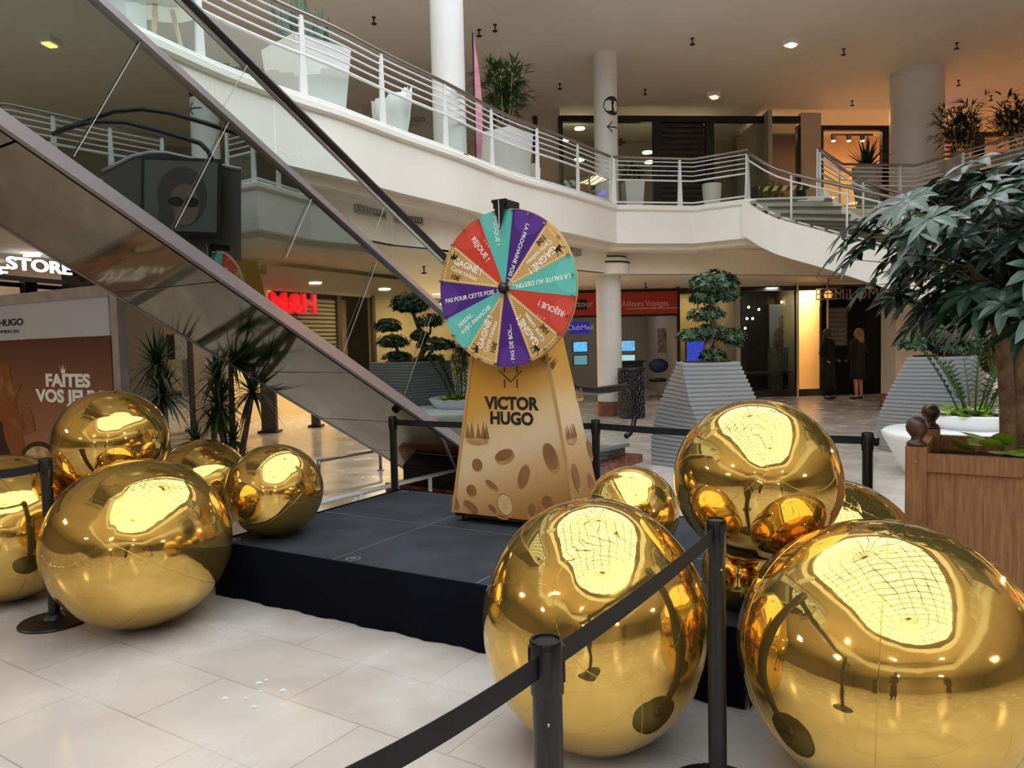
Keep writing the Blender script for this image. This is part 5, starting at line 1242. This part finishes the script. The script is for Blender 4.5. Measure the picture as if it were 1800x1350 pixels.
for (px__,pyy,Yq,lb,pl_) in ((1690,250,15.6,'dark bushy palm right of the thick upper column','grey planter of the dark bushy palm'),(1790,215,15.0,'dark bushy palm cut by the upper right edge','grey planter under the palm at the upper right edge')):
    x,y = up(px__,pyy,Yq); square_pot(x,y,Z1,.85,.26,.32,pl_,.2,'concrete'); bamboo_palm(x,y,Z1+.8,1.25,.55,lb,300,'leaf_dark',9,L=.28)
# upper balcony furniture
c = at_z(283,12,4.925); t = thing('round_table', 'white round table with pale wooden legs seen from below at the upper left', 'table', (c.x,c.y,Z1))
b = MB(True); b.lathe([(.33,Z1+.755),(.345,Z1+.77),(.33,Z1+.785)],48,0,(c.x,c.y,0)); make('tabletop', b, 'white_plastic', t, 'auto')
for k in range(3):
    a = .4+2*PI/3*k; b = MB(True); b.tube([(c.x+.1*math.cos(a),c.y+.1*math.sin(a),Z1+.75),(c.x+.24*math.cos(a),c.y+.24*math.sin(a),Z1)],[.025,.016],8); make('leg', b, 'pale_wood', t, True)
c = at_y(690,215,10.1); t = thing('shell_seat', 'white shell-shaped seat with a scalloped rim on the upper balcony', 'seat', (c.x,c.y,Z1))
b = MB(True); rings = []
for j in range(7):
    z = Z1+.62*j/6; r = .15+.10*math.sin(PI*.5*j/6); rings.append([(c.x+(r*(1+(.07*math.cos(8*a) if j > 3 else .02*math.cos(8*a))))*math.cos(a), c.y+(r*(1+(.07*math.cos(8*a) if j > 3 else .02*math.cos(8*a))))*math.sin(a)*.75, z+(.05*math.cos(8*a) if j == 6 else 0)+(.12*math.cos(a-.6) if j > 3 else 0)) for a in [2*PI*i/48 for i in range(48)]])
b.loft(rings); make('shell_body', b, 'white_plastic', t, True)
c = at_y(833,140,12.4); t = thing('feather_banner', 'pink feather banner standing behind the tall left column', 'banner', (c.x+.1,c.y,Z1))
b = MB(True); b.tube([(c.x,c.y,Z1),(c.x+.0,c.y,Z1+1.6),(c.x+.0,c.y,Z1+2.3)],.014,6); make('flag_pole', b, 'black', t)
b = MB(True); r = []
for k in range(11):
    z = Z1+.35+1.95*k/10; wd = .12*math.sin(PI*min(1,.25+k/10*.72)) ; r.append([(c.x+.0,c.y-.01,z),(c.x+wd,c.y+.02,z+(.0 if k<10 else .02)),(c.x+wd,c.y+.03,z),(c.x+.0,c.y+.01,z)])
b.loft(r); make('flag_cloth', b, 'pink', t)
# ================================================================== LEFT POSTER STAND
PA = at_y(203,500,6.0); PBb = at_y(0,518,6.95); PD = V((PBb.x-PA.x,PBb.y-PA.y,0)).normalized(); PN = V((-PD.y,PD.x,0)); 
if PN.y > 0: PN = -PN
PP = V((PA.x,PA.y,0))
t = thing('poster_stand', 'concrete-look framed stand with the FAITES VOS JEUX poster', 'poster stand', (PA.x+PD.x*.9,PA.y+PD.y*.9,0))
ft_ = on(206,498,PP,PN).z
WF = 2.3
def pb(u, z, o=0): return PP+PD*u+PN*o+V((0,0,z))
def pbox(u0,u1,z0,z1,o0,o1,mb,mi=0): mb.add([pb(u0,z0,o0),pb(u1,z0,o0),pb(u1,z0,o1),pb(u0,z0,o1),pb(u0,z1,o0),pb(u1,z1,o0),pb(u1,z1,o1),pb(u0,z1,o1)],[(0,1,2,3),(4,7,6,5),(0,4,5,1),(1,5,6,2),(2,6,7,3),(3,7,4,0)],mi)
b = MB(True); pbox(0,.09,0,ft_,-.07,.0,b); pbox(WF-.1,WF,0,ft_,-.07,.0,b); pbox(.1,WF-.1,ft_-.09,ft_,-.07,.0,b); pbox(.1,WF-.1,0,.12,-.07,0,b); make('frame', b, 'concrete', t)
hu0 = (on(187,560,PP,PN)-PP).dot(PD); zt_ = on(187,519,PP,PN).z; zm_ = on(187,590,PP,PN).z
b = MB(True); pbox(hu0,WF-.14,zm_,zt_,-.06,-.02,b); make('header_panel', b, 'poster_grey', t)
b = MB(True); pbox(hu0,WF-.14,.14,zm_-.004,-.06,-.022,b); pst = make('poster_panel', b, 'poster', t)
def ptext(mb, x, y, s_, hpx, bold, sx=1.0, align='CENTER', mi=0):
    o = on(x,y,PP-PN*.018,PN); D = (o-CP).dot(Fw); text(mb, s_, hpx*D/F/.72, frame(o,-PD,(0,0,1)), mi, bold, .003, align, sx)
b = MB(True); ptext(b,41,566,'VICTOR HUGO',12,.03,1.75,'RIGHT'); ptext(b,35,582,'CENTRE COMMERCIAL',6,.0,1.9,'RIGHT'); make('header_lettering', b, 'text_black', t)
b = MB(True); ptext(b,118,670,'FAITES',22,.045,1.6); ptext(b,120,698,'VOS JEUX',22,.045,1.6)
o = on(111,650,PP-PN*.018,PN); crown(b, frame(o,-PD,(0,0,1)), .07); make('poster_lettering', b, 'text_white', t)
def poster_shape(name, pts, m_, dz=0.0):
    q = [on(x,y,PP-PN*(.0205-dz),PN) for x,y in pts]; o = q[0]; T = frame(o,-PD,(0,0,1)); Ti = T.inverted()
    l = [Ti@p for p in q]; b = MB(True); b.prism([(p.x,p.y) for p in l],0,.003,0,T); make(name, b, m_, t)
poster_shape('printed_tower',[(-8,640),(16,640),(52,830),(-8,830)],mat('print_bronze',(140,82,40),.4))
poster_shape('printed_crown',[(-8,682),(0,700),(26,708),(28,700),(39,673),(26,688),(20,664),(8,680),(3,655),(-8,670)],mat('print_gold',(166,112,62),.35,nscale=8,col2=(120,76,42)),.001)
poster_shape('printed_chip_stack',[(12,737),(22,772),(62,757),(60,742),(52,715),(46,717)],bpy.data.materials['print_gold'],.002)
poster_shape('printed_wheel',[(38+32*math.cos(PI*k/10)+30,806-28*math.sin(PI*k/10)) for k in range(11)],mat('print_cream',(210,190,150),.4,nscale=9,col2=(150,110,70)),.002)
poster_shape('printed_wheel_arc',[(68+32*math.cos(PI*k/10),806-30*math.sin(PI*k/10)) for k in range(11)]+[(68+25*math.cos(PI*k/10),806-22*math.sin(PI*k/10)) for k in range(10,-1,-1)],mat('print_dark',(60,38,26),.4),.003)
poster_shape('printed_hand',[(-8,740),(4,742),(8,770),(20,800),(14,830),(-8,830)],bpy.data.materials['print_dark'],.002)
# ================================================================== WHITE SEAT-PLANTER
c0 = at_z(1600,800,.2); 
def blobring(cx, cy, rx, ry, z, n=56, sq=0.0, ph=0): return [(cx+rx*math.cos(a)*(1+sq*math.cos(2*a+ph)), cy+ry*math.sin(a)*(1+sq*math.cos(3*a+ph)), z) for a in [2*PI*i/n for i in range(n)]]
cs = (4.98, 8.35)
t = thing('seat_planter', 'white moulded round seat with a raised planting bowl', 'planter seat', (cs[0],cs[1],0))
b = MB(True); b.loft([blobring(cs[0],cs[1],.62,.58,0),blobring(cs[0],cs[1],.66,.62,.04),blobring(cs[0],cs[1],.86,.80,.42),blobring(cs[0],cs[1],.88,.82,.47),blobring(cs[0],cs[1],.84,.78,.50),blobring(cs[0],cs[1],.1,.1,.49)]); make('seat_shell', b, 'white_plastic', t, True)
cb_ = (5.24,8.6)
b = MB(True); b.loft([blobring(cb_[0],cb_[1],.40,.38,.46),blobring(cb_[0],cb_[1],.55,.50,.60),blobring(cb_[0],cb_[1],.58,.53,.645),blobring(cb_[0],cb_[1],.55,.50,.66),blobring(cb_[0],cb_[1],.49,.44,.64),blobring(cb_[0],cb_[1],.42,.38,.58)]); make('planting_bowl', b, 'white_plastic', t, True)
b = MB(True); b.lathe([(.42,.60),(.43,.62)],28,0,(cb_[0],cb_[1],0)); make('soil', b, 'soil', t)
t = thing('potted_plant', 'upright glossy-leaved plant rising from the white planting bowl', 'plant', (cb_[0],cb_[1],.62)); st_ = MB(True); lf = MB(True)
for k in range(13):
    a = 2.4*k; r = .03+.012*k; p0_ = V((cb_[0]-.05+r*math.cos(a),cb_[1]+r*math.sin(a),.62)); L_ = rnd.uniform(.45,.85); dr = V((math.cos(a)*.35,math.sin(a)*.35,1)).normalized(); pts = [p0_+dr*(L_*j/6)+V((math.cos(a),math.sin(a),0))*(.12*(j/6)**2) for j in range(7)]
    st_.tube(pts,[.012,.011,.01,.009,.008,.006,.004],6)
    for j in range(2,7):
        for sg in (-1,1):
            for e in (0,.5):
                if j == 6 and e: continue
                q_ = pts[j]+(pts[min(j+1,6)]-pts[j])*e; sd = V((-math.sin(a),math.cos(a),0))*sg; lf.leaf(q_, sd+dr*.8, (0,0,1), .11, .045, .1, 3, 0, [.3,1,.7,.04])
make('stem', st_, mat('stem_green',(60,90,40),.5), t, True); make('leaves', lf, 'leaf_yucca', t)
def pothos(cx, cy, z, rx, ry, n, label, L=.10):
    t = thing('pothos_plant', label, 'plant', (cx,cy,z)); lf = MB(True)
    for k in range(n):
        a = rnd.uniform(0,2*PI); r = math.sqrt(rnd.uniform(0,1)); p = (cx+rx*r*math.cos(a), cy+ry*r*math.sin(a), z+rnd.uniform(.02,.13))
        lf.leaf(p,(math.cos(a)+rnd.uniform(-.5,.5),math.sin(a)+rnd.uniform(-.5,.5),rnd.uniform(-.1,.6)),(0,0,1),L*rnd.uniform(.7,1.1),L*.85,.06,5,0,[.55,.95,1,.85,.5,.05],.05)
    make('leaves', lf, 'leaf_pothos', t)
pothos(cb_[0]-.12,cb_[1]-.12,.60,.40,.30,110,'bright green trailing plant around the rim of the white bowl')
# ================================================================== WOODEN PLANTER AND LEAFY TREE
WP = V((2.13,4.03,0)); WX = V((.84,-.545,0)).normalized(); WY = V((.545,.84,0)).normalized(); WS = .86
T_w = lambda u,v,z=0: WP+WX*u+WY*v+V((0,0,z))
t = thing('wooden_planter', 'large square brown wooden planter with ball finials at the right', 'planter', tuple(T_w(WS/2,WS/2)))
TZ = .98; ang = math.atan2(WX.y,WX.x)
for u,v in ((0,0),(WS,0),(0,WS),(WS,WS)):
    b = MB(True); b.box(tuple(T_w(u,v,TZ/2)),(.10,.10,TZ),0,ang); p_ = make('corner_post', b, 'wood', t)
    b = MB(True); b.lathe([(.048,TZ),(.05,TZ+.012),(.044,TZ+.022),(.030,TZ+.030),(.026,TZ+.045),(.036,TZ+.058),(.050,TZ+.078),(.054,TZ+.10),(.050,TZ+.122),(.036,TZ+.142),(.016,TZ+.152)],28,0,(T_w(u,v).x,T_w(u,v).y,0)); make('finial', b, 'wood_dark', p_, True)
    b = MB(True); o = T_w(u,v,.90)-WY*.051; b.ball(tuple(o),.008,10,6); make('bolt_head', b, 'seam_metal', p_)
def wbox(u0,u1,v0,v1,z0,z1,mb): mb.add([T_w(u0,v0,z0),T_w(u1,v0,z0),T_w(u1,v1,z0),T_w(u0,v1,z0),T_w(u0,v0,z1),T_w(u1,v0,z1),T_w(u1,v1,z1),T_w(u0,v1,z1)],[(0,3,2,1),(4,5,6,7),(0,1,5,4),(1,2,6,5),(2,3,7,6),(3,0,4,7)])
for (u0,u1,v0,v1) in ((.05,WS-.05,-.02,.02),(.05,WS-.05,WS-.02,WS+.02),(-.02,.02,.05,WS-.05),(WS-.02,WS+.02,.05,WS-.05)):
    b = MB(True); wbox(u0,u1,v0-(.008 if u1-u0>.1 else 0),v1+(.008 if u1-u0>.1 else 0),.85,.94,b); make('top_rail', b, 'wood', t)
    b = MB(True); wbox(u0,u1,v0,v1,.08,.17,b); make('bottom_rail', b, 'wood', t)
    hz = u1-u0 > .1; n = 6
    for k in range(n):
        b = MB(True)
        if hz: a_, c_ = u0+(u1-u0)*k/n, u0+(u1-u0)*(k+1)/n; wbox(a_+.0004,c_-.0004,v0+.008,v1-.008,.17,.85,b)
        else: a_, c_ = v0+(v1-v0)*k/n, v0+(v1-v0)*(k+1)/n; wbox(u0+.008,u1-.008,a_+.0004,c_-.0004,.17,.85,b)
        make('panel_board', b, 'wood', t)
b = MB(True); wbox(.02,WS-.02,.02,WS-.02,.80,.84,b); make('soil', b, 'soil', t)
c = T_w(.42,.25); pothos(c.x-.02,c.y+.02,.86,.26,.12,22,'sparse round green leaves along the front of the wooden planter',.13)
tc_ = T_w(.40,.45)
t = thing('schefflera_tree', 'leafy umbrella tree with twin trunk growing from the wooden planter', 'tree', (tc_.x,tc_.y,.84))
b = MB(True); b.tube([(tc_.x+.02,tc_.y,.83),(tc_.x+.0,tc_.y,1.15),(tc_.x-.02,tc_.y,1.45),(tc_.x-.1,tc_.y,1.75),(tc_.x-.25,tc_.y-.05,1.95)],[.05,.04,.038,.03,.018],12)
b.tube([(tc_.x+.07,tc_.y+.02,.83),(tc_.x+.06,tc_.y,1.15),(tc_.x+.06,tc_.y,1.45),(tc_.x+.15,tc_.y+.02,1.8),(tc_.x+.3,tc_.y+.05,2.1)],[.048,.042,.036,.028,.016],12); make('trunk', b, 'bark', t, True)
rl = random.Random(21); wh_ = []
cc = V((tc_.x+.15,tc_.y-.12,1.99))
br_ = MB(True); lf = MB(True); cnt = 0
def in_canopy(p):
    d = p-cc; ax = 1.12 if d.x < 0 else 1.0
    tp_ = [(-1.15,.05),(-1.08,.10),(-.77,.36),(-.4,.48),(0,.56),(1.1,.5)]; bt_ = [(-1.15,.02),(-1.03,.0),(-.85,-.12),(-.66,-.26),(-.44,-.40),(1.1,-.42)]
    def ip(t_, x_):
        for (x0,y0),(x1,y1) in zip(t_[:-1],t_[1:]):
            if x_ <= x1: return y0+(y1-y0)*max(0,(x_-x0)/(x1-x0))
        return t_[-1][1]
    top = ip(tp_,d.x); bot = ip(bt_,d.x)
    if abs(d.x) > ax or abs(d.y) > .68: return False
    k = math.sqrt((d.x/ax)**2+(d.y/.70)**2)
    return k < 1 and bot < d.z < top*(1-.3*(d.y/.7)**2)
tries = 0
while cnt < 340 and tries < 16000:
    tries += 1
    p = cc+V((rl.uniform(-1.15,1.0), rl.uniform(-.7,.7), rl.uniform(-.5,.62)))
    if not in_canopy(p): continue
    if any((p-q_).length < .08 for q_ in wh_): continue
    wh_.append(p); cnt += 1
    out = (p-cc); out.z *= .6; out = (out.normalized()*.7+V((0,0,.85))+V((rl.uniform(-.3,.3),rl.uniform(-.3,.3),0))).normalized()
    a_ = out.orthogonal().normalized(); b_ = out.cross(a_); sc = rl.uniform(.75,1.15); nl = rl.choice((7,8,8,9))
    for j in range(nl):
        a = 2*PI*j/nl+rl.uniform(-.12,.12); d = a_*math.cos(a)+b_*math.sin(a)+out*rl.uniform(-.05,.25)
        lf.leaf(p+d*.012, d, out, .155*sc*rl.uniform(.8,1.1), .060*sc, .30, 4, 0, [.28,.75,1,.72,.05], .22)
    root = V((tc_.x,tc_.y,1.5)).lerp(cc+V((0,0,-.1)),rl.uniform(.2,.9)); mid_ = root.lerp(p,.55)+V((0,0,.06)); 
    if cnt % 3 == 0: br_.tube([root,mid_,p],[.006,.004,.002],5)
make('branches', br_, mat('twig_green',(96,104,62),.6), t, True); make('leaf_crown', lf, 'leaf_schefflera', t)
for i,(x,y,wd) in enumerate(((455,1201,12),(468,1196,8),(431,1228,9),(446,1243,11),(497,1214,12),(395,1228,13),(458,1216,7))):
    p = at_z(x,y,0); D = p.y; b = MB(); r = wd*D/F/2; n = 9
    b.prism([(p.x+r*(1+.25*math.sin(3*k+i))*math.cos(2*PI*k/n), p.y+r*(1.1+.2*math.cos(2*k+i))*math.sin(2*PI*k/n)) for k in range(n)], .0006, .0022)
    one('floor_sticker_scrap', b, mat('foil_scrap',(236,242,248),.3,nscale=40,col2=(170,182,190)) if i==0 else bpy.data.materials['foil_scrap'], 'small torn silvery sticker scrap stuck on the floor tiles in front of the stage', 'sticker scrap', 'sticker scraps on the floor')
# ================================================================== PEOPLE
def person(x, y, rz, label, bare_legs=False, hair='hair', h=1.68, pose=0):
    o = thing('person', label, 'person', (x,y,0), rz); s = h/1.7
    sk_v = [(0,0,.92),(0,.0,1.15),(0,.01,1.38),(0,0,1.47),(0,-.01,1.56),(-.17,.0,1.38),(-.24,.02,1.12),(-.2,-.12,.94),(.17,.0,1.38),(.24,.02,1.12),(.2,-.14,.96),(-.1,0,.86),(-.1,-.01,.48),(-.1,.02,.09),(-.1,-.12,.03),(.1,0,.86),(.1,.01,.48),(.1,.04,.09),(.1,-.10,.03),(-.19,-.19,.90),(.19,-.21,.92)]
    sk_e = [(0,1),(1,2),(2,3),(3,4),(2,5),(5,6),(6,7),(2,8),(8,9),(9,10),(0,11),(11,12),(12,13),(13,14),(0,15),(15,16),(16,17),(17,18),(7,19),(10,20)]
    rad = [.13,.12,.12,.05,.085,.055,.043,.03,.055,.043,.03,.09,.055,.035,.035,.09,.055,.035,.035,.026,.026]
    me = bpy.data.meshes.new('body'); me.from_pydata([(a*s,b*s,c*s) for a,b,c in sk_v], sk_e, []); bo = bpy.data.objects.new('body', me); COL.objects.link(bo); bo.parent = o
    me.materials.append(M['skin']); md = bo.modifiers.new('Skin','SKIN'); ly = me.skin_vertices[0] if me.skin_vertices else None
    if ly is None:
        bpy.context.view_layer.objects.active = bo; ly = me.skin_vertices[0]
    for i,r in enumerate(rad): ly.data[i].radius = (r*s, r*s*(.8 if i in (0,1,2) else 1))
    ly.data[0].use_root = True
    ss = bo.modifiers.new('Sub','SUBSURF'); ss.levels = 1; ss.render_levels = 2
    b = MB()
    def el(rx, ry, z, cx=0, cy=0): return [(s*(cx+rx*math.cos(2*PI*i/24)), s*(cy+ry*math.sin(2*PI*i/24)), s*z) for i in range(24)]
    low = .50 if bare_legs else .22
    b.loft([el(.21,.17,low),el(.19,.15,.75),el(.175,.14,.98),el(.165,.13,1.15),el(.19,.135,1.33),el(.15,.11,1.44),el(.06,.06,1.49)]); make('coat', b, 'cloth_dark', o, True)
    for sx in (-1,1):
        b = MB(); b.tube([V((sx*.16,0,1.41))*s,V((sx*.25,.02,1.12))*s,V((sx*.205,-.13,.95))*s],[.075*s,.058*s,.045*s],12); make('sleeve', b, 'cloth_dark', o, True)
        if not bare_legs: b = MB(); b.tube([V((sx*.1,0,.9))*s,V((sx*.1,0,.48))*s,V((sx*.1,.03,.08))*s],[.1*s,.075*s,.06*s],12); make('trouser_leg', b, 'cloth_dark', o, True)
        b = MB(); b.ball((sx*.1*s,-.05*s,.035*s),.05*s,12,8,0,(.9,2.2,.7)); make('shoe', b, 'black', o, True)
    b = MB(); b.ball((0,.025*s,1.60*s),.115*s,16,12,0,(.95,1.0,1.15)); b.loft([el(.10,.05,1.36,0,.075),el(.115,.07,1.58,0,.06)]) ; make('hair', b, hair, o, True)
    b = MB(); b.ball((0,-.105*s,1.575*s),.018*s,8,6,0,(.8,1.2,1.3)); make('nose', b, 'skin', o, True)
    return o
c = at_z(1441,699,0); person(c.x,c.y-.5,.6,'person in a long dark coat standing against the cream-lit doorway','','hair')
c = at_z(1492,699,0); person(c.x,c.y-.5,PI+.5,'person in dark clothes with bare legs in front of the black jeweller front',True,'hair_blond')
person(-.6,-2.2,PI,'person in a long dark coat, nearest of three reflected in the gold balloons',False,'hair')
person(2.6,-3.5,PI-.4,'person with bare legs seen only as a reflection in the gold balloons',True,'hair_blond'); person(-3.0,-4.6,PI+.3,'person in dark trousers seen only as a small far reflection in the gold balloons',False,'hair')
